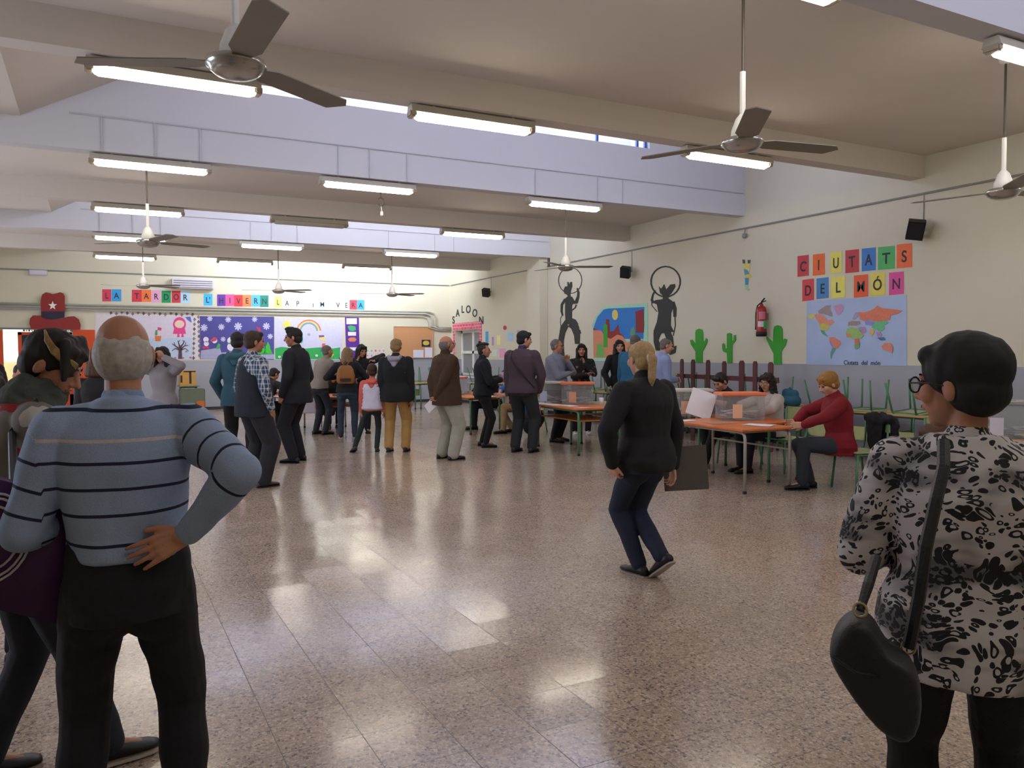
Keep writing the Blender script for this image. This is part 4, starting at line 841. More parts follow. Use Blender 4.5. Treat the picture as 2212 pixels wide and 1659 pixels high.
# ------------------------------------------------------------------ people
skin_tones = {'m':'b57f63','l':'cc9a7e','t':'a9714f','d':'8f5c40'}
def skin(k): return mat('skin_'+k, skin_tones[k], .55, var=.05, scale=18)
def cloth(c, rough=.85, var=.10, bump=.25, bs=90): return mat('cloth_'+c+('_%d' % int(rough*100)), c, rough, var=var, bump=bump, bscale=bs)
def ik(a, b, l1, l2, hint):
    a, b, hint = V(a), V(b), V(hint); d = b-a; L = d.length; mx_ = (l1+l2)*.998
    if L > mx_: b = a+d*(mx_/L); d = b-a; L = mx_
    u = d.normalized(); h = hint-u*hint.dot(u); h = h.normalized() if h.length > 1e-5 else V((0,1,0))
    x = (l1*l1-l2*l2+L*L)/(2*L); y = math.sqrt(max(0, l1*l1-x*x)); return a+u*x+h*y, b
def axis_R(x, y, z): return M((x,y,z)).transposed()
RX = lambda a: M.Rotation(math.radians(a),3,'X'); RZ = lambda a: M.Rotation(math.radians(a),3,'Z'); RY = lambda a: M.Rotation(math.radians(a),3,'Y')
def hand(bm, w_, d, n, s, side, curl=.5):
    """w_ wrist, d direction of the fingers, n palm normal (towards which fingers curl)"""
    d = V(d).normalized(); n = V(n); n = (n-d*n.dot(d)).normalized(); t = d.cross(n)*side      # t towards thumb side
    P = lambda a, b, c: V(w_)+d*a*s+t*b*s+n*c*s
    cap_seg(bm, P(-.02,0,0), P(.02,0,0), .024*s, .026*s)
    for b in (-.026,-.009,.009,.026): cap_seg(bm, P(.01,b*.7,0), P(.085,b*1.12,0), .014*s, .0115*s, 8)
    cap_seg(bm, P(.02,.022,.006), P(.055,.03,.008), .015*s, .013*s, 8)
    for i, (b, L) in enumerate(((.031,.070),(.0105,.078),(-.0105,.072),(-.031,.056))):
        c1, c2 = curl*(.7+.1*i), curl*(1.5+.15*i); p0 = P(.088,b,0)
        dd = lambda a: d*math.cos(a)+n*math.sin(a)+t*(b*3.0)
        p1 = p0+dd(c1)*L*.5*s; p2 = p1+dd(c1+c2*.6)*L*.3*s; p3 = p2+dd(c1+c2)*L*.22*s
        cap_seg(bm, p0, p1, .0084*s, .0078*s, 8); cap_seg(bm, p1, p2, .0078*s, .0072*s, 8); cap_seg(bm, p2, p3, .0072*s, .0062*s, 8)
    q0 = P(.03,.03,.006); q1 = P(.062,.052,.014); q2 = P(.088,.058,.022)
    cap_seg(bm, q0, q1, .0125*s, .0105*s, 8); cap_seg(bm, q1, q2, .0105*s, .0085*s, 8)
def person(label, x, y, face, H=1.7, w_=1.0, belly=0, sk='m', head=(0,0), lean=0, side=0, pz=None, feet=None, knees=None, arms=None, hair='short', hc='2a211d', hair_vol=1,
           top='2b2d33', hem=.46, tinf=.018, top_mat=None, sleeve=1, collar=None, coll_h=.0, bot='22242c', bot_mat=None, legw=1.0, shoe='1c1a1a', sole=None, glasses=None, vox=.0085, attr=False, bare=False, skirt=0, hoodc=None, topname='jacket', male=True, cuff=None, loose=.0, toe=(None,None), heel=(0,0), disp=.007):
    t = thing('person', label, 'person', (x,y,0), math.radians(-face)); s = H/1.7; Q = lambda a: V(a)*H
    P = Q((0,0,.525)) if pz is None else V((pz[0],pz[1],pz[2])); hip = [P+Q((sx*.052,0,-.015)) for sx in (-1,1)]
    # spine frames
    def spine(tt):
        tt_ = tt/H; n = 12; p = P.copy(); step = tt/n
        for i in range(n):
            f = min(1, (i+.5)/n*tt_/.12) if tt_ > 0 else 0
            p = p+(RY(side*f)@RX(-lean*f)@V((0,0,1)))*step
        f = min(1, max(0,tt_)/.12); R = RY(side*f)@RX(-lean*f); return p, R
    fem = 0 if male else 1
    prof = [(-.07,.060,.062),(-.045,.088,.078),(-.01,.101+.006*fem,.078),(.035,.096+.004*fem,.070),(.085,.084-.006*fem,.062),(.15,.092-.004*fem,.068),(.21,.101-.006*fem,.072+.004*fem),(.258,.099-.006*fem,.064),(.282,.080,.054),(.302,.052,.044),(.318,.034,.036)]
    def torso(bm, inf=0, lo=-.07, hi=.33, sc_=1.0, flare=0):
        R_ = []
        for tt, a, b in prof:
            if tt > hi: continue
            bel = belly*math.exp(-((tt-.06)/.07)**2)
            p, R = spine(tt*H); k = a*H*w_*sc_+inf+bel*.4+flare*max(0,.05-tt); kb = b*H*w_*sc_+inf+bel*.5+flare*max(0,.05-tt)
            R_.append((tt, p+R@V((0,bel*.45,0)), R, k, kb))
        if lo < R_[0][0]:
            tt, p, R, k, kb = R_[0]; _, _, _, k2, kb2 = R_[2]; R_ = R_[2:]
            p0, R0 = spine(-.0*H); R_.insert(0, (lo, P+V((0,0,lo*H)), M.Identity(3), k2*(1.0)+flare*.06+.0, kb2*1.02+flare*.06))
        elif lo > R_[0][0]:
            R_ = [r for r in R_ if r[0] >= lo]; tt, p, R, k, kb = R_[0]; p2, R2 = spine(lo*H); R_.insert(0, (lo, p2, R2, k*1.0, kb*1.0))
        rings = []
        for tt, p, R, a, b in R_:
            ring = []
            for j in range(28):
                c_, s_ = math.cos(2*pi*j/28), math.sin(2*pi*j/28); e = .86
                ring.append(p+R@V((a*math.copysign(abs(c_)**e,c_), b*math.copysign(abs(s_)**e,s_), 0)))
            rings.append(ring)
        ring_loft(bm, rings)
    nb, NR = spine(.315*H); sh = []
    for sx in (-1,1): p, R = spine(.263*H); sh.append(p+R@V((sx*.102*H*w_,0,0)))
    # legs
    feet = feet or [(-.07,0,0),(.075,.02,0)]
    ft = [V((f[0]*H,f[1]*H,f[2]*H+.048*H)) for f in feet]; knees = knees or [(-.15,1,0),(.15,1,0)]
    kn = []; an = []
    for i in (0,1): k, a = ik(hip[i], ft[i], .245*H, .24*H, knees[i]); kn.append(k); an.append(a)
    # arms
    arms = arms or ('down','down'); el, wr, hd, hn, cu = [], [], [], [], []
    presets = {'down':((.135,.01,.455),(.5,-1,0),(0,.05,-1),.45), 'pocket':((.125,.055,.50),(1.2,-1,0),(-.3,.25,-1),.6), 'back':((.03,-.10,.50),(1,-.6,0),(-.9,-.1,-.6),.6),
               'front':((.02,.17,.60),(.6,-.5,-1),(-.6,.6,.1),.7), 'chin':((.015,.125,.775),(.8,.2,-1),(-.3,-.2,1),1.1), 'table':((.10,.25,.0),(.8,-.3,.2),(-.3,1,-.1),.4),
               'akimbo':((.10,.01,.545),(1,-.55,.2),(-.9,-.1,-.2),.6), 'crossed':((-.04,.13,.66),(1,0,-1),(-1,.1,.1),.5)}
    for i, sx in enumerate((-1,1)):
        a = arms[i]
        if isinstance(a, str):
            p_, h_, d_, c_ = presets[a]; tgt = V((sx*p_[0]*H, p_[1]*H, p_[2]*H))
            if pz is not None:
                tgt.z = (TH+.03) if a == 'table' else tgt.z-(.525*H-P.z)
                tgt.x += P.x; tgt.y += P.y
            h_ = V((sx*h_[0],h_[1],h_[2])); d_ = V((sx*d_[0],d_[1],d_[2]))
        else:
            tgt = V(a[0])*H; h_ = V(a[1]); d_ = V(a[2]); c_ = a[3] if len(a) > 3 else .5
        e, w2 = ik(sh[i], tgt, .172*H, .150*H, h_); el.append(e); wr.append(w2); hd.append(d_); cu.append(c_)
        hn.append(V((-sx,.2,0)) if not isinstance(a, tuple) or len(a) < 5 else V(a[4]))
    # head
    hy, hp = head; HR = RZ(-hy)@RX(-hp); hs = s*(1.0 if H > 1.5 else 1.08*1.55/max(H,1.3))
    hc_ = nb+NR@V((0,.012*s,.03*s))+HR@V((0,.018*hs,.105*hs)); G = lambda a, b, c: hc_+HR@V((a*hs,b*hs,c*hs))
    # ---- body skin, one continuous surface
    bm = B(); torso(bm, -.006, -.035, .33, .90)
    for i, sx in enumerate((-1,1)):
        cap_seg(bm, sh[i], el[i], .033*H*w_**.5, .026*H*w_**.5); cap_seg(bm, el[i], wr[i], .026*H*w_**.5, .0165*H)
        hand(bm, wr[i], hd[i], hn[i], s, -sx, cu[i])
        lw_ = min(legw,1)*.9; cap_seg(bm, hip[i], kn[i], .05*H*w_**.5*lw_, .034*H*w_**.5*lw_); cap_seg(bm, kn[i], an[i], .032*H*w_**.5*lw_, .022*H*lw_)
        fdir = V((0,1,0)) if toe[i] is None else V(toe[i]).normalized()
        cap_seg(bm, an[i]+V((0,0,-.012*s)), an[i]+fdir*.11*s+V((0,0,-.045*s)), .03*s, .022*s)
    cap_seg(bm, nb-NR@V((0,0,.03*s)), G(0,-.025,-.05), .052*s, .049*s)
    ell(bm, G(0,-.014,.028), (.073*hs,.093*hs,.086*hs), HR, 20, 14)
    ell(bm, G(0,.028,-.03), (.060*hs,.062*hs,.078*hs), HR); ell(bm, G(0,.05,-.088), (.032*hs,.030*hs,.024*hs), HR, 12, 8)
    cap_seg(bm, G(-.03,.075,.026), G(.03,.075,.026), .014*hs, .014*hs, 8)
    cap_seg(bm, G(0,.088,.012), G(0,.108,-.026), .0085*hs, .0135*hs, 8); cap_seg(bm, G(-.012,.095,-.032), G(.012,.095,-.032), .009*hs, .009*hs, 8)
    cap_seg(bm, G(-.018,.08,-.056), G(.018,.08,-.056), .0105*hs, .0105*hs, 8)
    for sx in (-1,1):
        ell(bm, G(sx*.045,.055,-.02), (.024*hs,.026*hs,.03*hs), HR, 10, 8); ell(bm, G(sx*.077,-.012,-.008), (.011*hs,.020*hs,.032*hs), HR@RX(-12)@RZ(sx*20), 12, 10)
    remesh_obj('body', bm, skin(sk), t, vox*.78 if vox < .008 else .0072, 0, sm=1)
    for sx in (-1,1):
        bm = B(); ell(bm, G(sx*.031,.078,.008), (.0125*hs,.0125*hs,.0095*hs), HR, 10, 8); obj('eye', bm, mat('eye_dark','2c221e',.2), t, True)
        bm = B(); cap_seg(bm, G(sx*.016,.088,.03), G(sx*.047,.078,.032), .004*hs, .003*hs, 6); obj('eyebrow', bm, mat('hair_'+hc, hc, .7, var=.25, scale=60), t, True)
    bm = B(); cap_seg(bm, G(-.02,.087,-.055), G(.02,.087,-.055), .0055*hs, .0055*hs, 8); obj('lips', bm, mat('lips_'+sk,'9a5048',.5), t, True)
    # ---- hair
    if hair:
        hm = mat('hair_'+hc, hc, .55, var=.3, scale=40, bump=.5, bscale=160); bm = B(); k = hair_vol
        if hair == 'balding':
            ell(bm, G(0,-.034,-.006), (.082*hs,.084*hs,.086*hs), HR, 20, 12); ell(bm, G(0,-.045,-.045), (.066*hs,.055*hs,.045*hs), HR)
        elif hair == 'crop':
            ell(bm, G(0,-.024,.036), (.0775*hs,.092*hs,.083*hs), HR, 20, 14); ell(bm, G(0,-.05,-.02), (.068*hs,.056*hs,.055*hs), HR)
        else:
            ell(bm, G(0,-.022,.042*k), (.083*hs*k,.100*hs*k,.086*hs*k), HR, 20, 14); ell(bm, G(0,-.052,-.015), (.077*hs*k,.062*hs*k,.068*hs), HR)
            cap_seg(bm, G(-.045,.052,.082), G(.045,.052,.082), .026*hs*k, .026*hs*k)
            for sx in (-1,1): cap_seg(bm, G(sx*.07,.01,.05), G(sx*.072,.012,.0), .018*hs*k, .010*hs*k)
        if hair == 'quiff': ell(bm, G(0,.03,.115), (.06*hs,.065*hs,.028*hs), HR)
        if hair == 'fringe':
            for j in range(5): cap_seg(bm, G(-.05+.03*j,.02,.12-.004*j), G(.0+.022*j,.085,.075-.02*j), .022*hs, .012*hs)
            cap_seg(bm, G(.055,.03,.09), G(.070,.05,.05), .020*hs, .010*hs)
        if hair in ('long','curly','bob'):
            L = {'long':.26,'curly':.17,'bob':.10}[hair]
            for j in range(9):
                a = pi*(j/8)+pi; px, py = math.cos(a)*.078, math.sin(a)*.075-.015; cap_seg(bm, G(px,py,.02), G(px*1.12,py*1.05,-L), .03*hs, (.024 if hair=='long' else .034)*hs)
            for sx in (-1,1): cap_seg(bm, G(sx*.06,.045,.06), G(sx*.085,.03,-L*.8), .022*hs, .024*hs)
            if hair == 'long': cap_seg(bm, G(0,-.08,0), G(0,-.10,-L), .055*hs, .045*hs)
        if hair == 'pony':
            cap_seg(bm, G(0,-.095,.03), G(0,-.145,-.0), .03*hs, .034*hs); cap_seg(bm, G(0,-.145,0), G(-.015,-.155,-.13), .034*hs, .026*hs); cap_seg(bm, G(-.015,-.155,-.13), G(-.02,-.15,-.19), .025*hs, .010*hs)
        if hair == 'bun': ell(bm, G(0,-.075,.125), (.026*hs,.026*hs,.026*hs), HR); cap_seg(bm, G(0,-.04,.11), G(0,-.07,.12), .02*hs, .015*hs)
        ho = remesh_obj('hair', bm, hm, t, min(vox,.0075), .004 if hair not in ('curly',) else .013, 28 if hair != 'curly' else 42, 2, (1,1,.35 if hair != 'curly' else 1))
        if hair == 'pony':
            bm = B(); tube(bm, [G(0.03*math.cos(a),-.135+.012*math.sin(a),.004+.03*math.sin(a)) for a in [k_*2*pi/12 for k_ in range(13)]], .007); obj('hair_tie', bm, mat('tie','c8b8a0',.6), t)
    if glasses:
        bm = B(); gm = mat('glasses_'+glasses, glasses, .3)
        for sx in (-1,1):
            tube(bm, [G(sx*.034+.026*math.cos(a),.100,.004+.021*math.sin(a)) for a in [k_*2*pi/14 for k_ in range(15)]], .0022*hs*1.3, 6); tube(bm, [G(sx*.062,.098,.01), G(sx*.083,.03,.01), G(sx*.083,-.015,.0)], .002*hs*1.3, 6)
        tube(bm, [G(-.009,.104,.008), G(.009,.104,.008)], .002, 6); g = obj('glasses', bm, gm, t)
        bm = B()
        for sx in (-1,1): 
            vs = [bm.verts.new(G(sx*.034+.025*math.cos(a),.100,.004+.020*math.sin(a))) for a in [k_*2*pi/14 for k_ in range(14)]]; bm.faces.new(vs)
        obj('lens', bm, mat('lens','dfe8ea',.05,alpha=.35), g)
    # ---- trousers
    bm = B(); bi = .010+loose
    torso(bm, .010, -.06, .10, .985)
    for i in (0,1):
        cap_seg(bm, hip[i]+V((0,0,.01)), kn[i], (.0535*H*w_**.6+loose*.4)*legw, (.036*H+bi*.8)*legw); lo = an[i]+(kn[i]-an[i])*.02
        cap_seg(bm, kn[i], lo, (.036*H+bi*.8)*legw, (.026*H+bi)*legw)
        cap_seg(bm, P+V((0,-.02*s if pz is None else 0,-.03*s)), hip[i]+(kn[i]-hip[i])*.25, .06*H*w_**.5, .055*H*w_**.6)
    remesh_obj('trousers', bm, bot_mat or cloth(bot), t, vox, disp*.9, 7, 3, (1,1,.9))
    # ---- shoes
    for i in (0,1):
        fdir = V((0,1,0)) if toe[i] is None else V(toe[i]).normalized(); a = an[i]; up = V((0,0,1)) if abs(fdir.z) < .01 else fdir.cross(V((1,0,0)) if abs(fdir.x) < .8 else V((0,1,0))).normalized()
        if up.z < 0: up = -up
        bm = B(); side_ = fdir.cross(up); base = a-up*.048*H
        prof_ = [(-.075,.022,.052),(-.05,.034,.07),(0,.037,.085),(.05,.042,.062),(.1,.046,.046),(.15,.042,.036),(.18,.025,.026)]
        ring_loft(bm, [[base+fdir*f*s+side_*b*s*math.cos(2*pi*j/16)+up*(max(0,h*s*(.5+.5*math.sin(2*pi*j/16)))+.012*s) for j in range(16)] for f, b, h in prof_])
        so = obj('shoe', bm, cloth(shoe, .5, .1, .05), t, True)
        bm = B(); ring_loft(bm, [[base+fdir*f*s+side_*(b+.004)*s*math.cos(2*pi*j/16)+up*(.001+(.011*s if math.sin(2*pi*j/16) > 0 else 0)) for j in range(16)] for f, b, h in prof_]); obj('sole', bm, mat('sole_'+(sole or '121212'), sole or '121212', .7), so)
    # ---- top
    bm = B(); lo = hem-.525; torso(bm, tinf, lo, .33, 1.0, .10 if lo < -.06 else .02)
    if hem < .5 and pz is not None: pass
    for i in (0,1):
        p, R = spine(.284*H); cap_seg(bm, p+R@V(((-.035,.035)[i]*H,0,0)), sh[i], .032*H, .034*H+tinf*.5)
        ti = min(tinf,.020); cap_seg(bm, sh[i], el[i], .036*H*w_**.5+ti*.9, .028*H*w_**.5+ti*.9)
        if sleeve: e2 = wr[i]+(el[i]-wr[i])*.04; cap_seg(bm, el[i], e2, .028*H*w_**.5+ti*.9, .0195*H+ti*.7)
    if coll_h or collar is None: cap_seg(bm, nb-NR@V((0,0,.02*s)), nb+NR@V((0,.0,.008*s+coll_h)), .062*s+tinf*.4, .056*s+tinf*.3)
    tm = top_mat or cloth(top)
    to = remesh_obj(topname, bm, tm, t, vox, disp, 8, 7, (1,1,.8))
    if attr:
        me = to.data; n = len(me.vertices); co = np.empty(n*3,np.float32); me.vertices.foreach_get('co', co); co = co.reshape(-1,3); best = np.full(n,1e9); val = np.zeros(n)
        def seg(p0, p1, v0, v1, pen=0):
            p0 = np.array(p0); d = np.array(p1)-p0; q = np.clip(((co-p0)@d)/(d@d),0,1); dist = np.linalg.norm(co-(p0+q[:,None]*d),axis=1)-pen; m_ = dist < best; best[m_] = dist[m_]; val[m_] = (v0+(v1-v0)*q)[m_]
        for sx in (-.055,0,.055): seg(P+V((sx*H,0,0)), spine(.30*H)[0]+V((sx*H,0,0)), P.z, spine(.30*H)[0].z, .06)
        tv = co[:,2]-.06*(co[:,1]); val = np.where(best < 1e8, np.where(True, tv, val), tv)
        b0 = best.copy()
        for i in (0,1):
            l1, l2 = (el[i]-sh[i]).length, (wr[i]-el[i]).length; z0 = sh[i].z+.02; seg(sh[i]+(el[i]-sh[i])*.18, el[i], z0-l1*.18, z0-l1, .0); seg(el[i], wr[i], z0-l1, z0-l1-l2, .0)
        a_ = me.attributes.new('stripe', 'FLOAT', 'POINT'); a_.data.foreach_set('value', val.astype(np.float32))
    if collar:
        bm = B(); cap_seg(bm, nb-NR@V((0,0,.035*s)), nb+NR@V((0,.004,.022*s+coll_h)), .068*s, .060*s); remesh_obj('collar', bm, cloth(collar), t, vox, .002, 20, 1)
    if hoodc:
        bm = B(); p, R = spine(.27*H); b_ = -.09*H; q = lambda x_, z_: p+R@V((x_*H, b_, z_*H))
        cap_seg(bm, q(-.05,.03)+V((0,.05,.01)), q(0,-.035), .03*s, .03*s); cap_seg(bm, q(.05,.03)+V((0,.05,.01)), q(0,-.035), .03*s, .03*s); cap_seg(bm, q(-.03,.02), q(.03,.02), .04*s, .04*s); remesh_obj('hood', bm, cloth(hoodc), t, vox, .004, 10, 3)
    t['_'] = 0; del t['_']
    return dict(t=t, sh=sh, el=el, wr=wr, G=G, P=P, s=s, nb=nb, NR=NR, spine=spine, H=H, world=lambda v: M.Translation((x,y,0))@M.Rotation(math.radians(-face),4,'Z')@V(v))
def col(px, Y):            # ground position on the sight line of an image column at depth Y
    d = ray(px, 766); return d.x/d.y*Y, Y
def placed(px, Y, rel): x, y = col(px, Y); return x, y, azim(px)+rel
# clothing patterns ------------------------------------------------------------
def striped_mat():
    m = bpy.data.materials.new('striped_knit'); m.use_nodes = True; nt = m.node_tree; b = nt.nodes['Principled BSDF']; b.inputs['Roughness'].default_value = .9
    a = N(nt,'ShaderNodeAttribute'); a.attribute_name = 'stripe'; r = N(nt,'ShaderNodeValToRGB'); r.color_ramp.interpolation = 'CONSTANT'
    z0, z1 = .70, 1.45; f = math_node(nt,'DIVIDE', math_node(nt,'SUBTRACT', a.outputs['Fac'], z0), z1-z0); nt.links.new(f, r.inputs[0])
    base, nv, wt = lin('93a6c6'), lin('1e2440'), lin('c9c0c0'); e = r.color_ramp.elements; seq = []
    for z, c in ((.965,nv),(1.045,nv),(1.115,nv),(1.185,nv),(1.245,wt),(1.322,nv)): seq += [(z-.0045,c),(z+.0045,base)]
    e[0].position = 0; e[0].color = base; e[1].position = (seq[0][0]-z0)/(z1-z0); e[1].color = seq[0][1]
    for z, c in seq[1:]: k = e.new((z-z0)/(z1-z0)); k.color = c
    tc = N(nt,'ShaderNodeTexCoord'); n = N(nt,'ShaderNodeTexNoise'); n.inputs['Scale'].default_value = 260; nt.links.new(tc.outputs['Object'], n.inputs[0])
    mx = N(nt,'ShaderNodeMix', data_type='RGBA', blend_type='MULTIPLY'); mx.inputs[0].default_value = .5; nt.links.new(r.outputs[0], mx.inputs[6]); v = math_node(nt,'MULTIPLY_ADD', n.outputs['Fac'], .7, .65); nt.links.new(v, mx.inputs[7]); nt.links.new(mx.outputs[2], b.inputs['Base Color'])
    bp = N(nt,'ShaderNodeBump'); bp.inputs['Strength'].default_value = .3; bp.inputs['Distance'].default_value = .004; nt.links.new(n.outputs['Fac'], bp.inputs['Height']); nt.links.new(bp.outputs[0], b.inputs['Normal']); return m
def leopard_mat():
    m = bpy.data.materials.new('leopard_print'); m.use_nodes = True; nt = m.node_tree; b = nt.nodes['Principled BSDF']; b.inputs['Roughness'].default_value = .75; L = nt.links.new
    tc = N(nt,'ShaderNodeTexCoord'); n = N(nt,'ShaderNodeTexNoise'); n.inputs['Scale'].default_value = 7; n.inputs['Detail'].default_value = 2; L(tc.outputs['Object'], n.inputs[0])
    mp_ = N(nt,'ShaderNodeMapping'); mp_.inputs['Scale'].default_value = (1.0,1.0,1.45); mp_.inputs['Rotation'].default_value = (.2,.35,0)
    ad = N(nt,'ShaderNodeMixRGB'); ad.inputs[0].default_value = .16; L(tc.outputs['Object'], ad.inputs[1]); L(n.outputs['Color'], ad.inputs[2]); L(ad.outputs[0], mp_.inputs[0])
    v = N(nt,'ShaderNodeTexVoronoi'); v.inputs['Scale'].default_value = 40; L(mp_.outputs[0], v.inputs['Vector']); v2 = N(nt,'ShaderNodeTexVoronoi'); v2.inputs['Scale'].default_value = 70; L(mp_.outputs[0], v2.inputs['Vector'])
    sp = N(nt,'ShaderNodeSeparateColor'); L(v.outputs['Color'], sp.inputs[0])
    rad = math_node(nt,'MULTIPLY_ADD', sp.outputs[0], .36, .26); inner = math_node(nt,'MULTIPLY', rad, math_node(nt,'MULTIPLY', math_node(nt,'GREATER_THAN', sp.outputs[1], .45), .5))
    a = math_node(nt,'LESS_THAN', v.outputs['Distance'], rad); c = math_node(nt,'GREATER_THAN', v.outputs['Distance'], inner); spot = math_node(nt,'MULTIPLY', a, c)
    n3 = N(nt,'ShaderNodeTexNoise'); n3.inputs['Scale'].default_value = 5; n3.inputs['Detail'].default_value = 2; mp3 = N(nt,'ShaderNodeMapping'); mp3.inputs['Scale'].default_value = (1,1,2.6); mp3.inputs['Rotation'].default_value = (0,.5,.3); L(tc.outputs['Object'], mp3.inputs[0]); L(mp3.outputs[0], n3.inputs[0])
    band = math_node(nt,'GREATER_THAN', n3.outputs['Fac'], .56); s2 = math_node(nt,'MULTIPLY', band, math_node(nt,'LESS_THAN', v2.outputs['Distance'], .46)); spot = math_node(nt,'MAXIMUM', spot, s2)
    base = N(nt,'ShaderNodeMix', data_type='RGBA'); base.inputs[6].default_value = lin('c4c1c6'); base.inputs[7].default_value = lin('605e64'); rr = N(nt,'ShaderNodeMapRange'); rr.inputs['From Min'].default_value = .46; rr.inputs['From Max'].default_value = .62; L(n3.outputs['Fac'], rr.inputs[0]); L(rr.outputs[0], base.inputs[0])
    o = N(nt,'ShaderNodeMix', data_type='RGBA'); L(spot, o.inputs[0]); L(base.outputs[2], o.inputs[6]); o.inputs[7].default_value = lin('15171f'); L(o.outputs[2], b.inputs['Base Color']); return m
def spots_mat(name, base, cols, scale=14, thr=.33, rough=.8):
    m = bpy.data.materials.new(name); m.use_nodes = True; nt = m.node_tree; b = nt.nodes['Principled BSDF']; b.inputs['Roughness'].default_value = rough; L = nt.links.new
    tc = N(nt,'ShaderNodeTexCoord'); v = N(nt,'ShaderNodeTexVoronoi'); v.inputs['Scale'].default_value = scale; v.inputs['Randomness'].default_value = 1
    nn = N(nt,'ShaderNodeTexNoise'); nn.inputs['Scale'].default_value = 12; L(tc.outputs['Object'], nn.inputs[0]); ad = N(nt,'ShaderNodeMixRGB'); ad.inputs[0].default_value = .12; L(tc.outputs['Object'], ad.inputs[1]); L(nn.outputs['Color'], ad.inputs[2]); L(ad.outputs[0], v.inputs['Vector'])
    sp = N(nt,'ShaderNodeSeparateColor'); L(v.outputs['Color'], sp.inputs[0]); r = N(nt,'ShaderNodeValToRGB'); r.color_ramp.interpolation = 'CONSTANT'; e = r.color_ramp.elements; e[0].color = lin(cols[0]); e[1].position = 1/len(cols); e[1].color = lin(cols[min(1,len(cols)-1)])
    for k, c in enumerate(cols[2:]): q = e.new((k+2)/len(cols)); q.color = lin(c)
    L(sp.outputs[0], r.inputs[0]); m_ = math_node(nt,'LESS_THAN', v.outputs['Distance'], math_node(nt,'MULTIPLY', sp.outputs[1], thr*2)); o = N(nt,'ShaderNodeMix', data_type='RGBA'); L(m_, o.inputs[0]); o.inputs[6].default_value = lin(base); L(r.outputs[0], o.inputs[7]); L(o.outputs[2], b.inputs['Base Color']); return m
def plaid_mat():
    m = bpy.data.materials.new('plaid_shirt'); m.use_nodes = True; nt = m.node_tree; b = nt.nodes['Principled BSDF']; b.inputs['Roughness'].default_value = .85; L = nt.links.new
    tc = N(nt,'ShaderNodeTexCoord'); sp = N(nt,'ShaderNodeSeparateXYZ'); L(tc.outputs['Object'], sp.inputs[0]); l = []
    for o, sc_ in (('X',22),('Y',22),('Z',20)): l.append(math_node(nt,'GREATER_THAN', math_node(nt,'FRACT', math_node(nt,'MULTIPLY', sp.outputs[o], sc_)), .72))
    s_ = math_node(nt,'MAXIMUM', l[0], l[1]); s_ = math_node(nt,'ADD', s_, math_node(nt,'MULTIPLY', l[2], .6)); r = N(nt,'ShaderNodeValToRGB'); e = r.color_ramp.elements; e[0].color = lin('2c4462'); e[1].color = lin('c4c8c8'); q = e.new(.5); q.color = lin('8c98a4')
    f = math_node(nt,'DIVIDE', s_, 1.6); L(f, r.inputs[0]); L(r.outputs[0], b.inputs['Base Color']); return m
def bag_strap(name, pts, r, m, parent=None, flat=None): bm = B(); tube(bm, pts, r, 8); return obj(name, bm, m, parent)

# --- near: bald man in striped jumper, hands on hips
bald = person('older balding man seen from behind in blue striped jumper, hands on hips', .062, 2.44, 6, H=1.60, w_=.97, belly=.012, sk='m', head=(2,4), lean=0, arms=(((-.075,.12,.61),(-.7,-.75,-.6),(.8,.5,-.3),.5),((.098,-.078,.612),(.75,-1,-.2),(-1,-.28,-.4),.3,(0,1,-.2))),
  feet=[(-.092,.02,0),(.088,-.01,0)], hair='balding', hc='b4afa8', top_mat=striped_mat(), top='7e98c2', hem=.568, tinf=.016, coll_h=-.022, collar='7f97bd', bot_mat=mat('dark_denim','12141c',.85,var=.25,scale=25,bump=.3,bscale=400), legw=1.0, loose=.008, vox=.0062, attr=True, topname='jumper', disp=.011)
# --- near: short-haired woman with blond fringe
sw = person('woman with short dark hair and blond fringe looking down, grey jacket with red flowers', -.262, 3.15, 76, H=1.585, w_=.98, sk='m', male=False, head=(34,30), lean=8, arms=('front','front'), feet=[(-.05,-.06,0),(.06,.16,0)], hair='fringe', hc='1c1512', hair_vol=1.05,
  top_mat=spots_mat('grey_red_floral','75726c',['a01c28','8c1a24','5c5a54','b8b4ac'],11,.36), hem=.5, tinf=.024, bot_mat=mat('worn_denim','242a34',.85,var=.35,scale=7,bump=.3,bscale=300), legw=.98, vox=.007, shoe='14141a', sole='b8a898', loose=.004)
G = sw['G']; bm = B()
for j in range(16):
    a0 = j/15; pts = []
    for u in ((.62,-.42+.1*a0,.72-.1*a0),(.80,-.12,.52-.16*a0),(.86,.22,.34-.22*a0),(.74,.60,.20-.24*a0),(.50,.86,.10-.26*a0)):
        u = V(u).normalized(); k_ = (1.05 if u.y < .1 else 1.17)+.02*math.sin(j*2.3); pts.append(G(.0875*u.x*k_, -.022+.108*u.y*k_, .044+.092*u.z*k_))
    for a, b in zip(pts, pts[1:]): cap_seg(bm, a, b, .0045, .0042, 8)
remesh_obj('blond_streak', bm, mat('hair_blond_streak','8f7440',.5,var=.3,scale=50), sw['t'], .0035, .001, 30, 1)
bm = B()
for k, (r_, z_, y_) in enumerate(((.085,-.035,.0),(.078,.005,.012),(.07,.035,.02))):
    n_ = 14; pts = [sw['nb']+sw['NR']@V((r_*math.cos(2*pi*q/n_), r_*.95*math.sin(2*pi*q/n_)+y_, z_+.012*math.sin(q*1.7))) for q in range(n_+1)]
    for a, b in zip(pts, pts[1:]): cap_seg(bm, a, b, .03, .03, 8)
remesh_obj('scarf', bm, mat('scarf_grey_green','4c524c',.9,var=.2,scale=20,bump=.4,bscale=60), sw['t'], .008, .008, 14, 2)
W_ = sw['world']; bagp = at(35, 1190, Y=2.55)
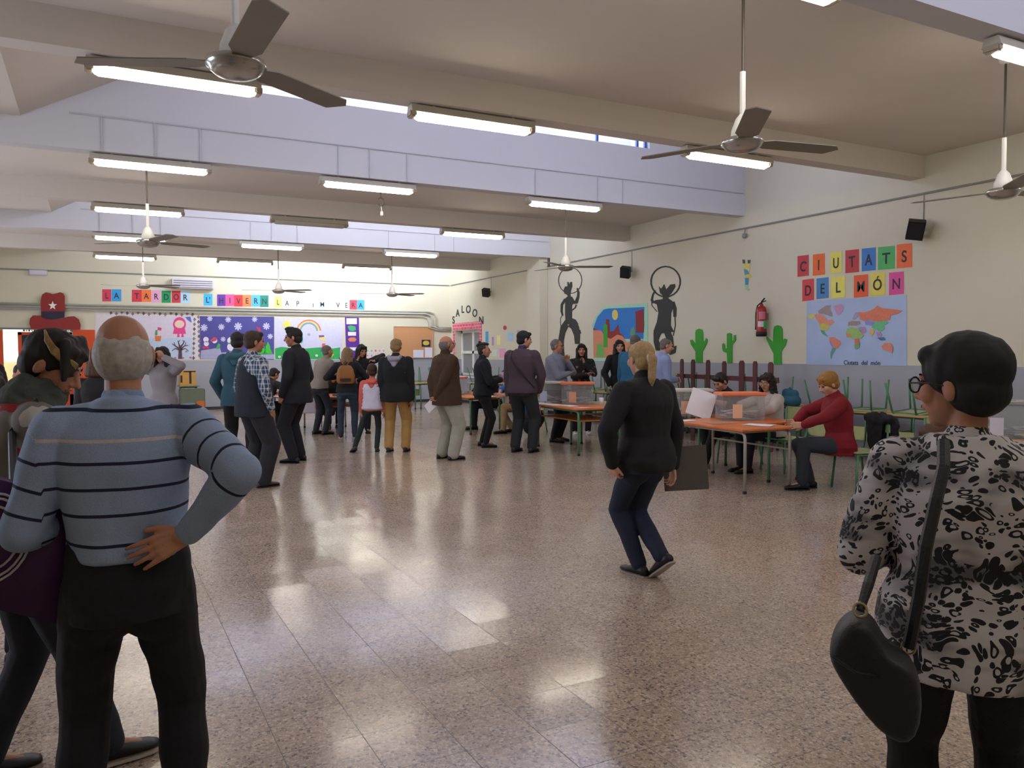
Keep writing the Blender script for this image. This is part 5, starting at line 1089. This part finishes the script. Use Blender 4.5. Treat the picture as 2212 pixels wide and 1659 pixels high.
pb = thing('tote_bag', 'purple tote bag with white ring print hanging at the left edge', 'bag', (bagp.x,bagp.y,bagp.z-.17), math.radians(-12)); pm = mat('purple_bag','431a52',.55,var=.1,bump=.2,bscale=20)
Rb = M.Rotation(math.radians(20),4,'Y'); bm = B(); box(bm, (-.2,-.05,0), (.14,.05,.34), Rb, .03); obj('bag_body', bm, pm, pb, True)
bm = B()
for r_ in (.125,.112,.09): tube(bm, [Rb@V((-.12+r_*math.cos(a)*.8,-.056,.19+r_*math.sin(a))) for a in [k*2*pi/28 for k in range(29)]], .0035, 6)
obj('ring_print', bm, mat('print_white','c8c4d4',.6), pb)
sp_ = V((bagp.x,bagp.y,bagp.z-.17)); Mi = (M.Translation(sp_)@M.Rotation(math.radians(-12),4,'Z')).inverted(); shp = Mi@W_(sw['sh'][1]+V((0,0,.07)))
bm = B(); tube(bm, [Rb@V((-.12,0,.33)), shp+V((-.06,-.04,-.1)), shp, shp+V((.03,.05,-.1)), Rb@V((.1,0,.33))], .012, 8); obj('strap', bm, mat('strap_black','17171c',.6), pb)
# --- near: leopard jacket woman
lx, ly = col(2098, 1.22); 
leo = person('woman with short black hair and glasses in a black and white leopard-print jacket', lx, ly, azim(2098)-12, H=1.485, w_=1.10, belly=.02, sk='m', male=False, head=(-52,2), lean=3, arms=(((-.085,.15,.62),(-.6,-.35,-1),(.7,.9,.1),.6),((.15,.12,.60),(1,-.3,-.4),(-.6,1,.1),.6)), hair='short', hc='0c0b0d', hair_vol=1.13,
  top_mat=leopard_mat(), hem=.44, tinf=.03, collar=None, coll_h=-.015, bot='0f0f13', legw=1.12, vox=.0062, glasses='2c2c30', topname='leopard_jacket', disp=.012)
# her shoulder bag
bp_ = at(1885, 1420, Y=1.02); hb = thing('shoulder_bag', 'black leather shoulder bag hanging at the hip of the leopard-jacket woman', 'bag', bp_, math.radians(-azim(1885)))
def bl(x, y, d=0): p = at(x, y, Y=1.02); r = M.Rotation(math.radians(azim(1885)),4,'Z')@(p-bp_); return V((r.x, r.y+d, r.z))
bm = B(); o_ = [bl(1850,1330),(bl(1895,1345)),bl(1915,1400),bl(1990,1385),bl(1985,1560),bl(1900,1575),bl(1790,1470),bl(1783,1440),bl(1800,1380)]
ring_loft(bm, [[V((p.x*k,dy,p.z*k)) for p in o_] for dy, k in ((-.055,.75),(-.045,.95),(-.02,1.0),(.03,1.0),(.06,.95),(.075,.7))])
ho = obj('bag_body', bm, bagm, hb, True); s_ = ho.modifiers.new('s','SUBSURF'); s_.levels = 2; s_.render_levels = 2
bm = B(); tube(bm, [bl(1800,1395,-.056), bl(1850,1425,-.066), bl(1920,1440,-.066), bl(1985,1430,-.056)], .003, 6); obj('zip', bm, mat('dark_zip','303036',.4,.6), hb)
for q in ((1858,1318),(1963,1398)):
    bm = B(); c_ = bl(*q); tube(bm, [c_+V((.012*math.cos(a),0,.014*math.sin(a))) for a in [k*2*pi/12 for k in range(13)]], .003, 6); obj('ring', bm, mat('brass','b8a88c',.3,.8), hb)
LS = leo['world'](leo['sh'][0]); Mi = (M.Translation(bp_)@M.Rotation(math.radians(-azim(1885)),4,'Z')).inverted()
def bw(x, y, Y): return Mi@at(x, y, Y=Y)
bm = B(); tube(bm, [bw(1858,1318,1.02), bw(1875,1265,1.03), bw(1893,1205,1.06)], [.008,.011,.011], 8); obj('front_strap', bm, bagm, hb)
bm = B(); tube(bm, [bw(1963,1398,1.0), bw(1985,1290,.985), bw(2000,1180,.98), bw(2022,1080,.985), bw(2038,1010,1.0), bw(2038,955,1.03)], .0125, 8); obj('back_strap', bm, bagm, hb)
# --- walking blonde woman
bx, by = col(1395, 4.1)
wk = person('blonde woman with ponytail walking in a black jacket and dark jeans', bx, by, azim(1397)-42, H=1.60, w_=1.06, sk='l', male=False, head=(8,2), lean=3, arms=(((-.16,.02,.47),(-1,-.3,0),(.5,.3,-1),.7),((.15,.0,.44),(1,-.3,0),(.1,.1,-1),.7)),
  pz=(0,0,.785), feet=[(-.02,.015,0),(.01,-.085,.05)], knees=[(-.1,1,0),(.05,1,0)], toe=(None,(.0,1,-.75)), hair='pony', hc='a3865c', top='141317', hem=.475, tinf=.032, coll_h=.01, bot='1a2438', legw=1.0, vox=.007, shoe='15151a', sole='b0a498', topname='black_jacket', disp=.010)
ax, ay = col(1489, 4.12); pf = thing('document_folder', 'thin grey document folder carried low by the walking blonde woman', 'folder', (ax, ay, .66), math.radians(-azim(1489)+8))
bm = B(); box(bm, (-.17,-.006,-.13), (.125,.006,.17), M.Rotation(math.radians(-4),4,'Y'), .004); obj('cover', bm, mat('folder_taupe','5b544e',.6), pf)
# --- middle distance: people queueing and talking
Pn = person
x,y,f = placed(513, 10.7, 15); Pn('man in teal hooded jacket half hidden behind the man in dark waistcoat', x,y,f, H=1.76, hair='short', hc='1c1716', top='2b5263', hem=.45, tinf=.03, arms=('pocket','pocket'), bot='15161c', hoodc='34606f', vox=.009, legw=1.2)
x,y,f = placed(545, 8.95, 62); pv = Pn('man in dark waistcoat over plaid sleeves with hands in trouser pockets', x,y,f, H=1.73, w_=1.08, belly=.03, hair='short', hc='3a2d24', head=(10,0), top_mat=plaid_mat(), hem=.5, tinf=.012, arms=('pocket','pocket'), bot='24252c', legw=1.25, loose=.012, shoe='3c3028', sole='2a201a', topname='plaid_shirt')
bm = B(); sp_ = pv['spine']; H_ = 1.73
R_ = []
for tt, a, b in ((-.075,.130,.118),(-.03,.132,.118),(.04,.128,.115),(.10,.122,.108),(.17,.118,.096),(.23,.108,.09),(.262,.086,.078),(.288,.07,.062),(.312,.046,.046)):
    p, R = sp_(tt*H_); R_.append([p+R@V((a*H_*math.cos(2*pi*j/24), b*H_*math.sin(2*pi*j/24)+(.012 if tt<.15 else 0), 0)) for j in range(24)])
ring_loft(bm, R_); remesh_obj('waistcoat', bm, cloth('202633'), pv['t'], .009, .006, 9, 2)
x,y,f = placed(640, 10.7, -62); Pn('tall dark-haired man in black jacket looking left, hands in pockets', x,y,f, H=1.82, w_=1.05, hair='quiff', hc='161214', head=(-18,4), top='15171f', hem=.44, tinf=.032, arms=('pocket','pocket'), bot='12141c', legw=1.15, loose=.006, shoe='17181c', topname='black_jacket')
x,y,f = placed(688, 14.1, 55); Pn('grey-haired person in beige jumper leaning towards the left polling table', x,y,f, H=1.66, hair='crop', hc='6e6458', lean=22, top='8d857a', hem=.5, arms=('down',((.1,.30,.56),(.6,-.3,-.6),(-.1,1,-.3),.4)), bot='22252e', sk='m', topname='beige_jumper')
x,y,f = placed(748, 13.3, 4); bpk = Pn('woman with light brown hair wearing a tan backpack, seen from behind', x,y,f, H=1.58, male=False, hair='long', hc='84694a', head=(25,12), lean=6, top='14171f', hem=.5, tinf=.016, arms=(((-.10,.12,.66),(-1,-.2,-.8),(.6,.8,0),.5),((.12,.14,.62),(1,-.2,-.8),(-.3,1,0),.5)), bot='273646', legw=.95, sole='c0b8b0', topname='navy_top')
Wp = bpk['world']; bc = Wp(V((0,-.155*1.58*.9,1.58*.70))); tk = mat('tan_leather','96602c',.5,var=.1)
bt = thing('backpack', 'small tan leather backpack worn by the woman at the left polling table', 'backpack', bc, math.radians(-f))
bm = B(); ring_loft(bm, [[V((a*math.cos(2*pi*j/20), max(-.6,math.sin(2*pi*j/20))*b, z)) for j in range(20)] for a, b, z in ((.12,.055,-.16),(.15,.07,-.13),(.152,.07,-.02),(.13,.062,.08),(.09,.05,.14),(.03,.03,.16))]); obj('bag_body', bm, tk, bt, True)
bm = B(); box(bm, (-.09,-.078,-.12), (.09,-.06,-.07), bev=.006); obj('front_label', bm, mat('label_dark','2c1c14',.5), bt)
bm = B(); tube(bm, [(.025*math.cos(a),-.02,.18+.03*math.sin(a)) for a in [k*2*pi/12 for k in range(13)]], .007, 6); obj('handle_loop', bm, mat('label_dark','2c1c14',.5), bt)
for s_ in (-1,1): bm = B(); tube(bm, [(s_*.02,.0,.15),(s_*.07,.01,.22),(s_*.11,.05,.28)], .010, 6); obj('shoulder_strap', bm, tk, bt)
x,y,f = placed(778, 13.95, 172); Pn('dark-haired woman in black top raising her elbow beside the backpack woman', x,y,f, H=1.64, male=False, sk='m', hair='long', hc='1e1512', head=(-25,16), top='14151b', hem=.5, tinf=.014, arms=(((-.16,.06,.80),(-1,0,.4),(1,.2,.2),.7),((.05,.12,.8),(.6,0,-1),(-.3,.1,1),.7)), bot='1c2434', topname='black_top')
x,y,f = placed(803, 11.25, 6); gl = Pn('girl in white quilted waistcoat over coral hoodie, leg crossed to the left', x,y,f, H=1.275, w_=.98, male=False, hair='crop', hc='3c2a20', hair_vol=1.05, top='de6c60', hem=.48, tinf=.014, arms=('down','down'), feet=[(-.20,-.06,.02),(.045,.0,0)], toe=((-.5,.8,-.35),None), bot='22302e', legw=.85, shoe='2c2c30', hoodc='e06a5e', topname='coral_hoodie')
bm = B(); R_ = []; H_ = 1.275
for k in range(15):
    tt = -.03+k*.31/14; base = [(-.03,.118,.09),(.05,.108,.085),(.12,.102,.08),(.2,.108,.085),(.25,.10,.075),(.285,.06,.05)]
    a = np.interp(tt,[q[0] for q in base],[q[1] for q in base]); b = np.interp(tt,[q[0] for q in base],[q[2] for q in base]); pf_ = .006 if k%2 else -.004
    p, R = gl['spine'](tt*H_); R_.append([p+R@V(((a*H_+.012+pf_)*math.cos(2*pi*j/24), (b*H_+.014+pf_)*math.sin(2*pi*j/24), 0)) for j in range(24)])
ring_loft(bm, R_); obj('quilted_waistcoat', bm, cloth('d8d6ea',.6), gl['t'], True)
x,y,f = placed(855, 11.05, 12); kh = Pn('short-haired blond woman in black coat and mustard trousers seen from behind', x,y,f, H=1.69, w_=1.06, male=False, hair='short', hc='8a6f48', hair_vol=.96, top='14191c', hem=.44, tinf=.03, arms=('down','down'), bot='b08a50', legw=1.1, loose=.008, shoe='1e1c20', hoodc='9c98a8', topname='black_coat')
t_ = kh['t']
for s_ in (-1,1):
    bm = B(); p = kh['sh'][(s_+1)//2]; tube(bm, [p+V((-s_*.03,-.095,-.16)), p+V((-s_*.035,-.085,-.03)), p+V((-s_*.035,-.03,.07)), p+V((-s_*.035,.06,.04))], .012, 6); obj('rucksack_strap', bm, cloth('8c8672'), t_)
x,y,f = placed(962, 9.92, 60); br = Pn('older man with glasses in brown jacket and pale trousers, hands clasped behind', x,y,f, H=1.71, w_=1.12, belly=.03, sk='m', hair='balding', hc='6b6662', head=(6,-2), top='3f2c1a', hem=.44, tinf=.034, arms=('back','back'), bot='a3a294', legw=1.2, loose=.014, shoe='20222c', glasses='504a48', collar='1c1814', coll_h=.02, topname='brown_jacket')
hp_ = br['world'](br['wr'][0]); t = thing('paper_sheets', 'folded white paper held behind the back of the brown-jacket man', 'paper', hp_+V((-.02,-.03,-.04)), math.radians(-f+20)); bm = B(); box(bm, (-.16,-.002,-.10), (.02,.002,.03), M.Rotation(math.radians(-38),4,'Y')); obj('sheet', bm, paper_m, t)
x,y,f = placed(1042, 10.95, 84); mo_ = Pn('young man with topknot in a black jacket holding a shiny bundle', x,y,f, H=1.62, w_=.98, sk='m', hair='crop', hc='2c2420', head=(2,0), top='171c24', hem=.49, tinf=.024, arms=(((-.03,.17,.66),(-.8,-.4,-1),(.3,1,.2),.8),((.03,.17,.64),(.8,-.4,-1),(-.3,1,.2),.8)), bot='101015', legw=.92, shoe='131318', collar='1c2430', coll_h=.015, topname='black_jacket')
bm = B(); G = mo_['G']; ell(bm, G(0,-.02,.10), (.06,.095,.035)); ell(bm, G(0,-.075,.135), (.024,.024,.024)); ell(bm, G(0,-.10,.08), (.03,.03,.025)); remesh_obj('topknot', bm, mat('hair_topknot','141012',.6), mo_['t'], .007, .005, 25, 1)
bw_ = mo_['world'](V((0,.20*1.62,.675*1.62))); t = thing('wrapped_bundle', 'crumpled pinkish clear-film bundle held by the young man with the topknot', 'bundle', bw_); blob('wrapping', [('e',(0,0,0),(.07,.08,.065)),('e',(.05,-.05,-.04),(.06,.05,.05))], mat('film_pink','c4a8c4',.2), t, .01, .014, 22)
x,y = col(1128, 10.05); pu = Pn('tall dark-haired man in purple-grey jacket with a black strap across his back', x,y,azim(1128)+28, H=1.79, w_=1.1, sk='l', hair='short', hc='101216', head=(38,6), top='4a3d48', hem=.485, tinf=.026, arms=('down',((.10,.10,.50),(1,-.3,0),(-.3,.8,-.6),.6)), bot='23272a', legw=1.15, loose=.008, collar='46305c', shoe='15161a', topname='purple_jacket')
bm = B(); S0, S1 = pu['sh']; sp_ = pu['spine']; p1 = sp_(.16*1.79)[0]; tube(bm, [S0+V((.09,.05,.06)), S0+V((.085,-.09,.06)), S0+V((.10,-.16,-.05)), p1+V((.02,-.185,.0)), p1+V((.14,-.155,-.14)), p1+V((.225,-.05,-.28))], .012, 6); obj('bag_strap', bm, mat('strap_black','17171c',.6), pu['t'])
x,y = col(1200, 11.0); gs = Pn('man with glasses in light grey shirt, hand on chin, behind the middle table', x,y,azim(1200)+118, H=1.69, w_=1.14, belly=.05, sk='m', hair='crop', hc='6c6866', head=(-18,0), top='7f8496', hem=.5, tinf=.014, arms=('chin','crossed'), bot='16161c', legw=1.1, glasses='2c2a2c', topname='grey_shirt')
x,y = col(1256, 11.7); Pn('woman with long black hair in dark floral blouse touching her chin', x,y,azim(1256)+172, H=1.62, male=False, sk='m', hair='long', hc='140f10', head=(6,2), top_mat=spots_mat('dark_floral','17161a',['8c5a3c','5c4a46','3c4c54','a07850','2a2a30'],17,.26), hem=.5, tinf=.014, arms=('chin','crossed'), bot='15151a', sole='d0d0d8', shoe='c8c8d4', topname='floral_blouse')
x,y = col(1337, 12.0); Pn('smiling curly-haired woman in black blazer in front of the desert painting', x,y,azim(1337)+160, H=1.69, male=False, sk='l', hair='curly', hc='2c211d', head=(10,2), top='15151a', hem=.48, tinf=.018, arms=('front','pocket'), bot='14141a', topname='black_blazer')
x,y = col(1366, 10.3); Pn('grey-haired man in teal shirt mostly hidden behind the walking blonde woman', x,y,azim(1366)+35, H=1.755, w_=1.12, sk='l', hair='crop', hc='5c5650', head=(10,8), lean=6, top='1d5f86', hem=.5, tinf=.018, arms=('down','front'), bot='20232c', topname='teal_shirt')
x,y = col(1418, 9.7); Pn('man in light blue shirt bending over behind the walking blonde woman', x,y,azim(1418)+75, H=1.70, w_=1.16, sk='l', hair='crop', hc='6a645e', head=(0,10), lean=14, top='8e9cc8', hem=.5, tinf=.02, arms=('front','front'), bot='2a2c34', topname='blue_shirt')
# --- seated people
def seated(label, x, y, face, H, arms=('table','table'), sz=SH, kd=.0, **k):
    f0 = k.pop('feet', [(-.05,.26,0),(.055,.25,0)])
    return Pn(label, x, y, face, H=H, pz=(0,0,sz+.075*H/1.7), feet=f0, knees=[(-.1,.6,1),(.1,.6,1)], arms=arms, **k)
by_ = seated('dark-haired boy in black T-shirt seated reading a large sheet', 7.24, 7.68, -88, 1.60, sk='m', hair='short', hc='18120f', head=(-6,30), lean=13, top='14151a', hem=.5, tinf=.010, sleeve=0, bot='16161b', shoe='c9c2bc', sole='d8d4cc', feet=[(-.10,.34,0),(.06,.20,.10)], arms=(((-.10,.30,.53),(-1,0,-.5),(.3,1,0),.8),((.12,.26,.50),(1,0,-.5),(-.3,1,0),.8)), topname='black_tshirt')
seated('woman with curly dark hair and glasses in white blouse behind the ballot box', 7.27, 6.98, -80, 1.57, male=False, sk='m', hair='curly', hc='20160f', head=(-25,10), lean=8, top='bdb6ae', hem=.5, tinf=.018, bot='1c1c22', glasses='4a3c38', topname='white_blouse', shoe='1c1416')
seated('woman with ginger bob in dark red jumper writing at the table end', 6.93, 5.72, -58, 1.66, male=False, w_=1.05, sk='l', hair='short', hc='94682c', hair_vol=1.12, head=(-12,24), lean=8, top='7c0f1c', hem=.46, tinf=.022, bot='2a3038', legw=1.05, arms=('table','table'), shoe='151517', topname='red_jumper', feet=[(-.06,.25,0),(.02,.18,0)])
seated('seated person with ginger hair beyond the topknot man', 6.72, 13.45, -75, 1.62, sk='l', hair='short', hc='8a5a30', head=(0,20), lean=14, top='17181c', bot='1c1e24', topname='black_jumper')
seated('dark-haired man in bright blue polo shirt seated leaning on the table', 6.86, 12.55, -78, 1.68, sk='l', hair='short', hc='1c1614', head=(0,26), lean=30, top='2f62b8', sleeve=0, bot='a48a64', topname='blue_polo', feet=[(-.05,.25,0),(.06,.12,.0)])
seated('seated person with dark hair and black top bent over papers at the left table', 2.78, 15.35, 60, 1.64, sk='m', hair='short', hc='16110f', head=(0,28), lean=24, top='1c1a1c', bot='17181c', topname='black_jumper')
seated('seated person in black behind the left polling table, half hidden', 4.25, 15.75, -160, 1.62, sk='m', hair='short', hc='241c18', head=(0,40), lean=36, top='141418', bot='16161c', topname='black_jumper')
# --- left background
x,y,f = placed(352, 11.4, -150); cp = Pn('long-haired person in grey top raising a camera in front of the autumn poster', x,y,f, H=1.58, male=False, sk='m', hair='long', hc='17110f', head=(0,-4), top='8c868c', hem=.5, tinf=.02, arms=(((-.09,.14,.90),(-1,0,-.4),(.4,.5,1),.9),((.05,.14,.90),(1,0,-.4),(-.4,.5,1),.9)), bot='24242a', topname='grey_jumper')
cw = cp['world'](V((0,.15*1.58,.915*1.58))); t = thing('camera', 'small dark camera held up to the face by the person in grey', 'camera', cw, math.radians(-f)); bm = B(); box(bm, (-.055,-.02,-.035), (.055,.02,.035), bev=.006); obj('camera_body', bm, mat('camera_dark','1c1c22',.4), t); bm = B(); tube(bm, [(0,.02,0),(0,.05,0)], .024, 14); obj('lens', bm, mat('camera_dark','1c1c22',.4), t)
x,y,f = placed(46, 8.6, 150); Pn('youngster with dark hair in front of the open doorway, face turned to the camera', x,y,f, H=1.37, sk='m', hair='crop', hc='1b1411', head=(10,4), top='6e706c', bot='24262c', topname='grey_sweatshirt')
x,y,f = placed(207, 9.5, 20); Pn('person with brown hair half hidden behind the balding man ear', x,y,f, H=1.46, male=False, sk='m', hair='bob', hc='4c3018', top='1f1d20', bot='24262c', topname='dark_jacket')
x,y,f = placed(-46, 4.4, 30); Pn('person in mustard coat cut off by the left edge', x,y,f, H=1.42, male=False, sk='m', hair='bob', hc='19120f', top='a8741c', bot='24262c', topname='mustard_coat')
# teal bag and bottle behind the red-sweater woman
p = at(1706,880,X=8.85); t = thing('teal_bag', 'teal bag on the wall table behind the head of the red-sweater woman', 'bag', (p.x,p.y,TH)); blob('bag_body', [('c',(0,-.1,.08),(0,.1,.08),.085,.085),('c',(0,-.08,.17),(0,.07,.19),.07,.06),('c',(0,-.05,.2),(0,.0,.26),.04,.02)], mat('teal_cloth','2c6478',.8), t, .012, .01, 12)
